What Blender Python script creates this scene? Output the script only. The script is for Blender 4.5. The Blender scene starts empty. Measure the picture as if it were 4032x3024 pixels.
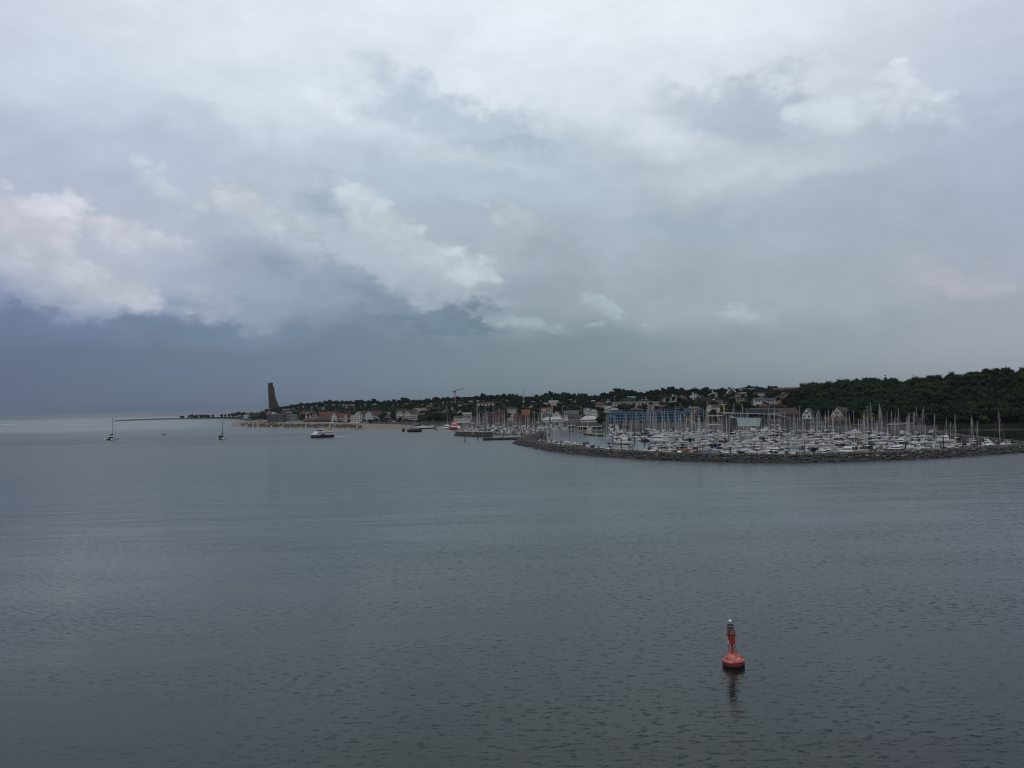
import bpy, bmesh, math, random
from mathutils import Vector, Matrix, noise as mnoise
R = math.radians
rnd = random.Random(7)
scene = bpy.context.scene
COL = scene.collection

# ------------------------------------------------------------------ camera
F, CX, CY = 3378.0, 2016.0, 1512.0          # photograph's focal length and centre in its own pixels
CAMZ = 27.0
HAZE = 0.000038
ROLL, PITCH = R(1.41), R(1.19)
fwd = Vector((0, math.cos(PITCH), math.sin(PITCH)))
up0 = Vector((0, -math.sin(PITCH), math.cos(PITCH)))
rt0 = Vector((1, 0, 0))
rt = rt0*math.cos(ROLL) - up0*math.sin(ROLL)
up = rt0*math.sin(ROLL) + up0*math.cos(ROLL)
cam_d = bpy.data.cameras.new("camera")
cam = bpy.data.objects.new("camera", cam_d)
COL.objects.link(cam)
cam_d.sensor_width = 36.0
cam_d.lens = F/4032.0*36.0
cam_d.clip_start = 0.5
cam_d.clip_end = 90000.0
m = Matrix((rt, up, -fwd)).transposed().to_4x4()
m.translation = Vector((0, 0, CAMZ))
cam.matrix_world = m
scene.camera = cam
scene.view_settings.view_transform = 'Standard'
scene.view_settings.look = 'None'
scene.view_settings.exposure = 0.0
scene.view_settings.gamma = 1.0
scene.render.resolution_x, scene.render.resolution_y = 1024, 768
scene.cycles.volume_bounces = 1
scene.cycles.max_bounces = 6
scene.cycles.use_denoising = True
scene.cycles.filter_width = 1.05

def ray(px, py):
    return (fwd + rt*((px-CX)/F) - up*((py-CY)/F)).normalized()
def W(px, py, z=0.0):                         # where a sight line meets the level z
    d = ray(px, py); t = (z-CAMZ)/d.z
    return Vector((0, 0, CAMZ)) + d*t
def WD(px, py, D):                            # the point of a sight line D metres out
    d = ray(px, py); t = D/d.y
    return Vector((0, 0, CAMZ)) + d*t
def hor(px): return 1632.0 - 0.0247*px
def azel(px, py):
    d = ray(px, py); return math.atan2(d.x, d.y), math.asin(d.z)

# ------------------------------------------------------------------ world: overcast sky
SUN_EL, SUN_AZ = R(52), R(200)                # azimuth clockwise from +Y: high, behind the viewer
world = bpy.data.worlds.new("World"); scene.world = world
world.use_nodes = True
nt = world.node_tree; nt.nodes.clear()
def lin(c): return tuple(((x/255.0)/12.92 if x/255.0 <= 0.04045 else ((x/255.0+0.055)/1.055)**2.4) for x in c)
class NB:
    def __init__(s, t): s.t = t
    def n(s, typ, **kw):
        x = s.t.nodes.new(typ)
        for k, v in kw.items(): setattr(x, k, v)
        return x
    def put(s, sock, v):
        if isinstance(v, bpy.types.NodeSocket): s.t.links.new(v, sock)
        else: sock.default_value = v
    def math(s, op, a, b=0.0, clamp=False):
        x = s.n('ShaderNodeMath', operation=op, use_clamp=clamp); s.put(x.inputs[0], a); s.put(x.inputs[1], b); return x.outputs[0]
    def vmath(s, op, a, b=(0, 0, 0)):
        x = s.n('ShaderNodeVectorMath', operation=op); s.put(x.inputs[0], a)
        if op == 'SCALE': s.put(x.inputs[3], b)
        else: s.put(x.inputs[1], b)
        return x.outputs['Value'] if op in ('LENGTH', 'DOT_PRODUCT') else x.outputs[0]
    def noise(s, vec, scale, detail=5.0, rough=0.55, lac=2.0):
        x = s.n('ShaderNodeTexNoise'); s.put(x.inputs['Vector'], vec)
        x.inputs['Scale'].default_value = scale; x.inputs['Detail'].default_value = detail
        x.inputs['Roughness'].default_value = rough; x.inputs['Lacunarity'].default_value = lac
        return x
    def mr(s, v, a, b, c=0.0, d=1.0, smooth=True):
        x = s.n('ShaderNodeMapRange', interpolation_type='SMOOTHSTEP' if smooth else 'LINEAR')
        s.put(x.inputs['Value'], v); s.put(x.inputs['From Min'], a); s.put(x.inputs['From Max'], b); s.put(x.inputs['To Min'], c); s.put(x.inputs['To Max'], d)
        return x.outputs['Result']
    def mix(s, f, a, b, bt='MIX'):
        x = s.n('ShaderNodeMix', data_type='RGBA', blend_type=bt); s.put(x.inputs[0], f)
        s.put(x.inputs[6], (*a, 1) if isinstance(a, tuple) and len(a) == 3 else a); s.put(x.inputs[7], (*b, 1) if isinstance(b, tuple) and len(b) == 3 else b)
        return x.outputs[2]
    def comb(s, x, y, z):
        c = s.n('ShaderNodeCombineXYZ'); s.put(c.inputs[0], x); s.put(c.inputs[1], y); s.put(c.inputs[2], z); return c.outputs[0]
    def sep(s, v):
        c = s.n('ShaderNodeSeparateXYZ'); s.put(c.inputs[0], v); return c.outputs
    def ramp(s, f, stops):
        x = s.n('ShaderNodeValToRGB'); s.put(x.inputs[0], f); cr = x.color_ramp
        while len(cr.elements) < len(stops): cr.elements.new(0.5)
        for e, (p, c) in zip(cr.elements, stops): e.position = p; e.color = (*c, 1) if len(c) == 3 else c
        return x.outputs[0]
B = NB(nt)
tc = B.n('ShaderNodeTexCoord')
dirv = tc.outputs['Generated']
dx, dy, dz = B.sep(dirv)
az = B.math('ARCTAN2', dx, dy); el = B.math('ARCSINE', dz)
flat = B.comb(az, B.math('MULTIPLY', el, 1.7), 0.0)
w1 = B.noise(flat, 3.2, 4, 0.55); w2 = B.noise(flat, 11.0, 5, 0.6); w3 = B.noise(flat, 30.0, 4, 0.62)
low = w1.outputs['Fac']; mid = w2.outputs['Fac']; fin = w3.outputs['Fac']
wv = B.vmath('SCALE', B.vmath('SUBTRACT', w1.outputs['Color'], (0.5, 0.5, 0.5)), 0.20)
wv = B.vmath('ADD', wv, B.vmath('SCALE', B.vmath('SUBTRACT', w2.outputs['Color'], (0.5, 0.5, 0.5)), 0.07))
wv2 = B.vmath('SCALE', B.vmath('SUBTRACT', w2.outputs['Color'], (0.5, 0.5, 0.5)), 0.075)
wv2 = B.vmath('ADD', wv2, B.vmath('SCALE', B.vmath('SUBTRACT', w3.outputs['Color'], (0.5, 0.5, 0.5)), 0.035))
pos = B.comb(az, el, 0.0)
# the warp dies out close to the horizon, where the rain veil is smooth
damp = B.mr(el, 0.0, 0.14, 0.15, 1.0)
pw = B.vmath('ADD', pos, B.vmath('SCALE', wv, damp))
pc = B.vmath('ADD', pos, wv2)
waz, wel, _ = B.sep(pw)
AZ0, AZ1 = azel(0, 1500)[0], azel(4032, 1500)[0]
uf = B.mr(waz, AZ0, AZ1, 0.0, 1.0, False)
ROWS = [  # (row of the picture, five colours from the storm side to the clear side)
 (1570, [(95,108,133),(107,121,140),(120,135,144),(136,147,153),(158,161,172)]),
 (1370, [(99,112,138),(110,125,145),(122,139,149),(143,156,164),(164,168,181)]),
 (1180, [(136,149,178),(146,160,179),(150,163,174),(163,175,184),(169,174,188)]),
 (950,  [(180,184,203),(180,189,203),(173,186,196),(172,183,195),(170,177,194)]),
 (700,  [(186,194,212),(190,202,216),(180,194,207),(190,200,210),(178,185,203)]),
 (380,  [(206,212,226),(220,227,238),(227,233,242),(220,225,234),(195,201,217)]),
 (60,   [(213,218,232),(231,235,245),(239,242,249),(238,240,247),(212,216,230)]),
]
col = None; prev = None
for py, cs in ROWS:
    e = azel(2016, py)[1]
    c = B.ramp(uf, [(i/4.0, lin(cc)) for i, cc in enumerate(cs)])
    col = c if col is None else B.mix(B.mr(wel, prev, e), col, c)
    prev = e
ZEN = 0.42
col = B.mix(B.mr(wel, prev, R(52)), col, (0.93*ZEN, 0.96*ZEN, 1.0*ZEN))
# clouds: (px, py, half width, half height, tilt, colour, strength, shading from top to base)
P2 = 1.8228
CL = [
 (170,545,270,88,10,(187,191,206),.85), (790,520,270,80,28,(186,196,207),.8),
 # soft: dark undersides, gaps, pale veils   (px, py, half width, half height, tilt, colour, strength)
 (1600,240,150,60,8,(174,186,202),.8), (1480,215,70,38,10,(190,200,213),.6), (1000,270,235,56,16,(176,192,207),.75), (1120,335,120,24,10,(170,186,201),.65),
 (700,430,70,36,30,(156,171,187),.7), (770,600,130,26,32,(142,158,175),.75), (955,694,155,28,4,(108,128,142),1.0), (860,655,120,26,20,(128,146,161),.8),
 (1480,480,130,24,4,(162,176,191),.6), (480,600,150,18,8,(162,173,193),.6),
 (560,330,200,24,24,(194,204,218),.6), (250,330,200,28,16,(192,201,217),.6), (1730,420,200,20,-4,(174,185,201),.5),
 (110,705,240,30,2,(106,119,146),.8), (340,705,200,26,2,(112,129,157),.7), (2120,330,80,90,0,(178,187,205),.6), (520,725,260,22,3,(112,130,152),.6),
 (1060,345,170,22,6,(200,212,221),.6), (1000,405,160,22,8,(190,204,213),.6), (1640,365,220,22,-2,(204,212,222),.5), (2060,600,110,28,12,(186,184,195),.6),
]
HD = [ # heaped heads with bright crisp tops   (px, py, half width, half height, tilt, colour, strength)
 (40,505,95,48,20,(213,213,223),.95), (180,490,100,30,14,(208,209,220),.85), (300,503,95,24,12,(215,216,225),.95), (365,420,62,24,30,(206,211,221),.85),
 (90,580,105,24,20,(198,199,212),.85), (225,625,88,30,18,(199,202,213),.95), (285,645,40,18,24,(192,195,208),.8), (520,455,90,34,22,(210,215,224),.95), (610,500,80,30,34,(196,204,215),.8),
 (700,228,40,18,30,(234,240,248),.8), (655,395,60,26,30,(196,206,216),.6), (800,470,70,30,32,(204,212,220),.95), (880,515,95,32,36,(203,211,219),.98), (960,570,80,32,38,(203,211,219),.98), (1025,590,52,36,40,(207,214,221),.98),
 (1110,480,56,22,12,(202,210,217),.85), (1130,703,92,13,4,(170,184,192),.9), (1075,695,40,13,0,(164,178,188),.7),
 (1900,240,100,40,20,(216,222,233),.85), (1955,205,52,32,34,(226,231,240),.9), (2040,250,60,26,40,(212,218,229),.7), (1780,262,60,30,10,(210,217,226),.8), (1615,685,40,15,4,(178,189,197),.85), (1290,658,34,18,32,(176,190,197),.8), (1435,700,30,10,0,(163,176,184),.6), (2100,618,70,16,10,(186,184,194),.45),
]
bil = B.math('ABSOLUTE', B.math('SUBTRACT', B.noise(flat, 9.0, 1, .5).outputs['Fac'], 0.5))
bil2 = B.math('ABSOLUTE', B.math('SUBTRACT', B.noise(flat, 24.0, 2, .55).outputs['Fac'], 0.5))
bil3 = B.math('ABSOLUTE', B.math('SUBTRACT', B.noise(flat, 60.0, 2, .6).outputs['Fac'], 0.5))
puff = B.math('ADD', B.math('MULTIPLY', bil, 2.2), B.math('ADD', B.math('MULTIPLY', bil2, 1.5), B.math('MULTIPLY', bil3, .45)))      # heaped, creased between the lobes
en = B.math('ADD', B.math('MULTIPLY', B.math('SUBTRACT', mid, 0.5), 1.5), B.math('MULTIPLY', B.math('SUBTRACT', fin, 0.5), 0.8))
def place(px, py, hw, hh, tilt, vec):
    a, e = azel(px*P2, py*P2)
    mp = B.n('ShaderNodeMapping', vector_type='TEXTURE'); B.put(mp.inputs['Vector'], vec)
    mp.inputs['Location'].default_value = (a, e, 0); mp.inputs['Rotation'].default_value = (0, 0, -R(tilt))
    mp.inputs['Scale'].default_value = (hw*P2/F, hh*P2/F, 1)
    return mp.outputs[0]
for px, py, hw, hh, tilt, cc, st in CL:
    d = B.vmath('LENGTH', place(px, py, hw*1.25, hh*1.35, tilt, pc))
    col = B.mix(B.math('MULTIPLY', B.mr(B.math('ADD', d, en), 1.15, 0.30), st*0.9), col, lin(cc))
pd = B.vmath('ADD', pos, B.vmath('SCALE', wv2, 0.55))
lv = B.mr(puff, 0.0, 0.7, 0.86, 1.08)
lc = B.n('ShaderNodeCombineColor')
for i_ in range(3): B.put(lc.inputs[i_], lv)
lit = lc.outputs[0]
for px, py, hw, hh, tilt, cc, st in HD:
    v_ = place(px, py, hw*1.4, hh*1.55, tilt, pd); d = B.vmath('LENGTH', v_); yy = B.sep(v_)[1]
    edge = B.mr(yy, -0.5, 0.5, 0.95, 0.42)                         # crisp above, melting away below
    e2 = B.math('SUBTRACT', d, B.math('MULTIPLY', B.math('SUBTRACT', puff, 0.25), 1.2))
    msk = B.mr(e2, B.math('ADD', 1.0, 0.06), B.math('SUBTRACT', 1.0, edge))
    msk = B.math('MULTIPLY', msk, B.mr(yy, -1.0, 0.5, 0.12, 1.0))
    col = B.mix(B.math('MULTIPLY', msk, st*.84), col, B.mix(1.0, lin(cc), lit, 'MULTIPLY'))
tex = B.math('ADD', 1.0, B.math('ADD', B.math('MULTIPLY', B.math('SUBTRACT', mid, 0.5), 0.20), B.math('MULTIPLY', B.math('SUBTRACT', fin, 0.5), 0.12)))
tex = B.math('ADD', 1.0, B.math('MULTIPLY', B.math('SUBTRACT', tex, 1.0), damp))
col = B.vmath('SCALE', col, tex)
col = B.vmath('MULTIPLY', col, (0.972, 1.0, 1.012))
bgc = B.n('ShaderNodeBackground'); B.put(bgc.inputs['Color'], col); bgc.inputs['Strength'].default_value = 1.0
sky = B.n('ShaderNodeTexSky', sky_type='NISHITA', sun_disc=False, sun_elevation=SUN_EL, sun_rotation=SUN_AZ)
bgn = B.n('ShaderNodeBackground'); B.put(bgn.inputs['Color'], sky.outputs[0]); bgn.inputs['Strength'].default_value = 0.06
mx = B.n('ShaderNodeMixShader'); mx.inputs[0].default_value = 0.95
nt.links.new(bgn.outputs[0], mx.inputs[1]); nt.links.new(bgc.outputs[0], mx.inputs[2])
wo = B.n('ShaderNodeOutputWorld'); nt.links.new(mx.outputs[0], wo.inputs['Surface'])
world.cycles.sampling_method = 'MANUAL'; world.cycles.sample_map_resolution = 512

sun_d = bpy.data.lights.new("sun", 'SUN'); sun_d.energy = 1.1; sun_d.angle = R(20); sun_d.color = (1.0, 0.97, 0.92)
sun = bpy.data.objects.new("sun", sun_d); COL.objects.link(sun)
sv = Vector((math.sin(SUN_AZ)*math.cos(SUN_EL), math.cos(SUN_AZ)*math.cos(SUN_EL), math.sin(SUN_EL)))
sun.rotation_euler = sv.to_track_quat('Z', 'Y').to_euler()

# ------------------------------------------------------------------ materials
MATS = {}
def mat(name, color, rough=0.7, var=0.0, vscale=0.6, spec=0.4, metal=0.0, rand=0.0, bump=0.0):
    if name in MATS: return MATS[name]
    mm = bpy.data.materials.new(name); mm.use_nodes = True
    t = mm.node_tree; b = NB(t); p = t.nodes['Principled BSDF']
    p.inputs['Roughness'].default_value = rough; p.inputs['Metallic'].default_value = metal
    p.inputs['Specular IOR Level'].default_value = spec
    c = (*color, 1)
    p.inputs['Base Color'].default_value = c
    if var or rand:
        tcn = b.n('ShaderNodeTexCoord')
        f = 1.0
        if var:
            nz = b.noise(tcn.outputs['Object'], vscale, 5, 0.6).outputs['Fac']
            f = b.math('ADD', 1.0, b.math('MULTIPLY', b.math('SUBTRACT', nz, 0.5), 2*var))
        if rand:
            oi = b.n('ShaderNodeObjectInfo')
            f = b.math('MULTIPLY', f, b.math('ADD', 1.0-rand, b.math('MULTIPLY', oi.outputs['Random'], 2*rand)))
        cc = b.vmath('SCALE', tuple(color), f)
        b.put(p.inputs['Base Color'], cc)
        if bump:
            bn = b.n('ShaderNodeBump'); bn.inputs['Strength'].default_value = 0.6; bn.inputs['Distance'].default_value = bump
            b.put(bn.inputs['Height'], b.noise(tcn.outputs['Object'], vscale*3, 4, 0.6).outputs['Fac']); b.put(p.inputs['Normal'], bn.outputs[0])
    MATS[name] = mm
    return mm

def water_material(name='sea_water', calm=1.0):
    mm = bpy.data.materials.new(name); mm.use_nodes = True
    t = mm.node_tree; b = NB(t); p = t.nodes['Principled BSDF']
    p.inputs['Specular Tint'].default_value = (0.84, 1.0, 0.98, 1)
    p.inputs['IOR'].default_value = 1.27
    p.inputs['Roughness'].default_value = 0.07
    tcn = b.n('ShaderNodeTexCoord'); v = tcn.outputs['Object']
    # sheen of brighter sky on the water off the spit, painted into base colour
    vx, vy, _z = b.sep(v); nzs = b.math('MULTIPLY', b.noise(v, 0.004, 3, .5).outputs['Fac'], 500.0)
    painted_sheen = b.math('MULTIPLY', b.mr(b.math('DIVIDE', vx, b.math('MAXIMUM', vy, 10.0)), -0.29, -0.40), b.math('MULTIPLY', b.mr(b.math('ADD', vy, nzs), 1250.0, 1650.0), b.mr(b.math('ADD', vy, nzs), 3500.0, 4600.0, 1.0, 0.0)))
    b.put(p.inputs['Base Color'], b.mix(painted_sheen, (0.0015, 0.0085, 0.0080), (0.115, 0.145, 0.140)))
    def st(rot, sx, sy):
        mp = b.n('ShaderNodeMapping'); b.put(mp.inputs['Vector'], v)
        mp.inputs['Rotation'].default_value = (0, 0, R(rot)); mp.inputs['Scale'].default_value = (sx, sy, 1); return mp.outputs[0]
    n1 = b.noise(st(7, 0.5, 1.0), 1.75, 4, 0.6).outputs['Fac']      # wavelets a metre or two long
    n2 = b.noise(st(-14, 0.6, 1.0), 3.2, 3, 0.6).outputs['Fac']       # ripples
    n3 = b.noise(st(18, 0.22, 1.0), 0.17, 3, 0.5).outputs['Fac']      # low swell
    patch = b.noise(st(4, 0.35, 1.0), 0.012, 4, 0.6).outputs['Fac']   # wind on the water
    patch3 = b.noise(st(-20, 0.3, 1.0), 0.05, 3, 0.55).outputs['Fac']  # cat's paws near the ship
    patch2 = b.noise(st(-6, 0.3, 1.0), 0.0022, 3, 0.55).outputs['Fac']
    wind = amp = b.math('ADD', b.math('MULTIPLY', b.mr(patch, 0.3, 0.7), 0.5), b.math('MULTIPLY', b.mr(patch2, 0.35, 0.65), 0.6))
    lee = b.mr(b.vmath('LENGTH', v), 50.0, 900.0, 0.55, 1.25)          # the ship that carries the viewer breaks the wind near by
    amp = b.math('MULTIPLY', b.math('ADD', 0.15, b.math('MULTIPLY', b.math('ADD', amp, 0.35), b.math('ADD', 0.8, b.math('MULTIPLY', b.math('SUBTRACT', b.mr(patch3, 0.30, 0.70, 0.35, 1.25), 0.8), b.mr(b.vmath('LENGTH', v), 130.0, 420.0, 1.0, 0.0))))), lee)
    ridge = b.math('ADD', b.math('MULTIPLY', b.mr(n1, 0.54, 0.82), 0.125), b.math('MULTIPLY', n1, 0.10))       # few crests stand out from the small chop
    h = b.math('ADD', b.math('MULTIPLY', ridge, 0.62), b.math('ADD', b.math('MULTIPLY', n2, 0.022), b.math('MULTIPLY', n3, 0.30)))
    bn = b.n('ShaderNodeBump'); bn.inputs['Strength'].default_value = 1.0; bn.inputs['Distance'].default_value = 1.0
    b.put(bn.inputs['Height'], b.math('MULTIPLY', b.math('MULTIPLY', h, amp), calm))
    b.put(p.inputs['Normal'], bn.outputs[0])
    # wavelets finer than a pixel act as facet roughness, greater where the wind reaches the water
    b.put(p.inputs['Roughness'], b.math('MULTIPLY', b.mr(b.vmath('LENGTH', v), 40.0, 900.0, 0.15, 0.32), b.math('MULTIPLY', b.math('ADD', 0.62, b.math('MULTIPLY', wind, 0.45)), math.sqrt(calm))))
    return mm

# ------------------------------------------------------------------ mesh helpers
class MB:
    def __init__(s): s.v = []; s.f = []; s.mi = []; s.k = 0
    def add(s, vs, fs):
        o = len(s.v); s.v += [tuple(x) for x in vs]
        for f in fs: s.f.append([i+o for i in f]); s.mi.append(s.k)
    def box(s, cx, cy, cz, sx, sy, sz, rz=0.0, top=1.0):
        c, n = math.cos(rz), math.sin(rz); vs = []
        for z, q in ((-.5, 1.0), (.5, top)):
            for x, y in ((-.5, -.5), (.5, -.5), (.5, .5), (-.5, .5)):
                X, Y = x*sx*q, y*sy*q; vs.append((cx+X*c-Y*n, cy+X*n+Y*c, cz+z*sz))
        s.add(vs, [(0,3,2,1), (4,5,6,7), (0,1,5,4), (1,2,6,5), (2,3,7,6), (3,0,4,7)])
    def tube(s, p0, p1, r0, r1=None, n=6, cap=True):
        p0, p1 = Vector(p0), Vector(p1); r1 = r0 if r1 is None else r1
        d = (p1-p0).normalized(); a = d.orthogonal().normalized(); b = d.cross(a)
        vs = []
        for p, r in ((p0, r0), (p1, r1)):
            for i in range(n):
                t = 2*math.pi*i/n; vs.append(p + a*math.cos(t)*r + b*math.sin(t)*r)
        fs = [(i, (i+1) % n, n+(i+1) % n, n+i) for i in range(n)]
        if cap: fs += [tuple(range(n))[::-1], tuple(range(n, 2*n))]
        s.add(vs, fs)
    def lathe(s, prof, n=24, o=(0, 0, 0)):
        vs = []
        for r, z in prof:
            for i in range(n):
                t = 2*math.pi*i/n; vs.append((o[0]+r*math.cos(t), o[1]+r*math.sin(t), o[2]+z))
        fs = []
        for k in range(len(prof)-1):
            for i in range(n):
                j = (i+1) % n; fs.append((k*n+i, k*n+j, (k+1)*n+j, (k+1)*n+i))
        fs += [tuple(range(n))[::-1], tuple(range((len(prof)-1)*n, len(prof)*n))]
        s.add(vs, fs)
    def prism(s, poly, ext):                  # polygon of 3-D points pushed along ext
        n = len(poly); e = Vector(ext); vs = [Vector(p) for p in poly]; vs += [p+e for p in vs]
        s.add(vs, [tuple(range(n))[::-1], tuple(range(n, 2*n))] + [(i, (i+1) % n, n+(i+1) % n, n+i) for i in range(n)])
    def loft(s, secs, close=True):            # rings with equal counts
        n = len(secs[0]); vs = [p for q in secs for p in q]; fs = []
        for k in range(len(secs)-1):
            for i in range(n if close else n-1):
                j = (i+1) % n; fs.append((k*n+i, k*n+j, (k+1)*n+j, (k+1)*n+i))
        if close: fs += [tuple(range(n))[::-1], tuple(range((len(secs)-1)*n, len(secs)*n))]
        s.add(vs, fs)
    def mesh(s, name, mats, smooth=False):
        me = bpy.data.meshes.new(name); me.from_pydata(s.v, [], s.f)
        for q in (mats if isinstance(mats, (list, tuple)) else [mats]): me.materials.append(q)
        if isinstance(mats, (list, tuple)) and len(mats) > 1: me.polygons.foreach_set('material_index', s.mi)
        bm = bmesh.new(); bm.from_mesh(me); bmesh.ops.recalc_face_normals(bm, faces=bm.faces); bm.to_mesh(me); bm.free()
        if smooth: me.polygons.foreach_set('use_smooth', [True]*len(me.polygons))
        me.update(); return me
    def build(s, name, mats, parent=None, smooth=False):
        return put(name, s.mesh(name, mats, smooth), parent)
def put(name, me, parent=None):
    o = bpy.data.objects.new(name, me); COL.objects.link(o)
    if parent is not None: o.parent = parent
    return o
def tag(o, label=None, cat=None, group=None, kind=None):
    if label: o['label'] = label
    if cat: o['category'] = cat
    if group: o['group'] = group
    if kind: o['kind'] = kind
    return o
def thing(name, label, cat, loc=(0, 0, 0), rz=0.0, group=None):
    o = bpy.data.objects.new(name, None); COL.objects.link(o); o.location = loc; o.rotation_euler = (0, 0, rz)
    return tag(o, label, cat, group)
KIDS = {}
def copy_tree(root):
    r = root.copy(); COL.objects.link(r)
    for c in root.children:
        q = c.copy(); COL.objects.link(q); q.parent = r
        for g in c.children:
            w = g.copy(); COL.objects.link(w); w.parent = q
    return r

def lerp(tab, x):
    if x <= tab[0][0]: return tab[0][1]
    for (a, u), (b, v) in zip(tab, tab[1:]):
        if x <= b: return u + (v-u)*(x-a)/(b-a)
    return tab[-1][1]
def smooth(t): t = max(0.0, min(1.0, t)); return t*t*(3-2*t)

# ------------------------------------------------------------------ the sea
sea = MB()
xs = [-20000, -8000, -3000, -900, -250, 250, 900, 3000, 8000, 20000]
n = len(xs)
sea.add([(x, y, 0) for y in xs for x in xs], [(j*n+i, j*n+i+1, (j+1)*n+i+1, (j+1)*n+i) for j in range(n-1) for i in range(n-1)])
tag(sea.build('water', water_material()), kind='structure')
# ------------------------------------------------------------------ land
def Dof(px, py): return W(px, py).y
SHORE = [(px, Dof(px, py)) for px, py in ((440,1659.2),(500,1656.5),(560,1654.2),(650,1651.8),(740,1650.3),(870,1648.4),(925,1650.2),(976,1657.5),(1050,1660.5))]
SHORE += [(1130, 1330), (1300, 1270), (1500, 1190), (1600, 1150), (1640, 1080), (1700, 1040), (1790, 1010), (1850, 1000), (2000, 985), (2150, 960), (2250, 945), (2330, 930), (2400, 880),
          (2480, 800), (2600, 770), (2800, 715), (3000, 685), (3150, 655), (3350, 615), (3500, 590), (3600, 585), (3660, 592), (3700, 588), (3900, 580), (4060, 575), (4400, 570)]
FLAT = [(440, 2445), (650, 2600), (870, 2470), (930, 2250), (1000, 1950), (1060, 1850), (1150, 1640), (1300, 1470), (1600, 1300), (1800, 1170), (2000, 1090), (2200, 1040), (2400, 985), (2600, 905), (2800, 860), (3000, 800), (3100, 770),
        (3200, 715), (3300, 680), (3500, 650), (3650, 635), (3800, 610), (4032, 600), (4400, 600)]
RIDGE = [(440, 2450), (650, 2610), (870, 2520), (930, 2600), (1000, 2250), (1040, 2060), (1100, 2000), (1300, 1900), (1600, 1750), (1800, 1600), (2000, 1500), (2200, 1450), (2400, 1400), (2600, 1350), (2800, 1300), (3000, 1250), (3100, 1200),
         (3160, 1050), (3200, 960), (3300, 900), (3500, 850), (3700, 820), (3900, 790), (4032, 780), (4400, 760)]
SKYL = [(440,1672),(700,1664),(780,1655),(880,1645),(925,1634),(960,1626),(1000,1617),(1040,1609),(1090,1601),(1130,1596),(1180,1586),(1240,1582),(1300,1576),(1360,1577),(1480,1573),(1500,1580),(1560,1575),(1600,1571),(1680,1573),(1720,1566),(1800,1561),(1860,1559),(1900,1556),(1980,1552),(2040,1559),(2110,1558),(2160,1546),
        (2230,1549),(2310,1556),(2360,1553),(2420,1537),(2500,1539),(2545,1546),(2570,1537),(2640,1527),(2720,1534),(2800,1529),(2860,1530),(2920,1530),(2980,1522),(3060,1527),(3140,1526),(3165,1518),(3200,1507),(3260,1504),(3320,1497),(3400,1487),(3500,1488),(3620,1490),(3680,1479),(3760,1468),(3850,1456),(3950,1446),(4032,1444),(4400,1440)]
def treeh(px): return lerp([(900, 6), (1000, 9), (1300, 10), (3100, 11), (3250, 16), (4400, 17)], px)
def ridge_h(px):
    D = lerp(RIDGE, px)
    return max(2.2, CAMZ + (hor(px)-lerp(SKYL, px))*D/F - treeh(px))
def colpx(x, y): return CX + F*x/y
def hgt(px, y):
    s = lerp(SHORE, px)
    if y < s: return -2.0*min(1.0, (s-y)/30.0)
    a, b = lerp(FLAT, px), lerp(RIDGE, px)
    base = 2.1 if px > 1580 else lerp([(440, .25), (560, .5), (760, 1.4), (900, 1.9), (1580, 2.1)], px)
    h = base*min(1.0, (y-s)/(5.0 if px > 1580 else 30.0)+0.15)
    r = ridge_h(px)
    h += (r-base)*smooth((y-a)/(b-a))
    if y > b: h -= (y-b)*0.003
    if y > a: h += 0.7*mnoise.noise(Vector((px*0.02, y*0.02, 0)))*smooth((y-a)/60)
    return h
def ground(x, y): return hgt(colpx(x, y), y)
def hit(px, py, y0=480.0):
    d = ray(px, py); y = y0; end = lerp(RIDGE, px)+10
    while y < end:
        p = Vector((0, 0, CAMZ)) + d*(y/d.y)
        g = ground(p.x, y)
        if g > 0.3 and p.z <= g: return Vector((p.x, y, g))
        y += 2.0
    p = WD(px, py, end-15); p.z = ground(p.x, p.y); return p
cols = list(range(450, 4461, 15))
def land(name, r0, r1, rows, mtl):
    b = MB(); nr = rows+1; vs = []
    for px in cols:
        a, c = r0(px), r1(px)
        for k in range(nr):
            y = a + (c-a)*(k/rows)**1.15
            vs.append(((px-CX)/F*y, y, hgt(px, y)))
    b.add(vs, [(i*nr+k, (i+1)*nr+k, (i+1)*nr+k+1, i*nr+k+1) for i in range(len(cols)-1) for k in range(nr-1)])
    return tag(b.build(name, mtl, None, True), kind='structure')
M_grass = mat('hillside_grass', (0.018, 0.027, 0.012), .95, .5, .03, .1)
M_quay = mat('quay_paving', (0.028, 0.028, 0.026), .9, .45, .06, .2)
M_sand = mat('beach_sand', (0.175, 0.160, 0.130), .95, .22, .05, .1)
M_shoal = mat('shore_sand', (0.070, 0.064, 0.050), .95, .4, .03, .1)
def split_line(px): return lerp([(440, 0), (1580, 0), (1600, 1), (4400, 1)], px)
land('quay', lambda p: lerp(SHORE, p)-14, lambda p: max(lerp(SHORE, p)+12, min(lerp(FLAT, p)-6, lerp(SHORE, p)+130)), 10, M_quay if True else None)
land('hillside', lambda p: max(lerp(SHORE, p)+12, min(lerp(FLAT, p)-6, lerp(SHORE, p)+130)), lambda p: lerp(RIDGE, p)+lerp([(440, 6), (650, 10), (900, 90), (1000, 260)], p), 34, M_grass)

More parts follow.
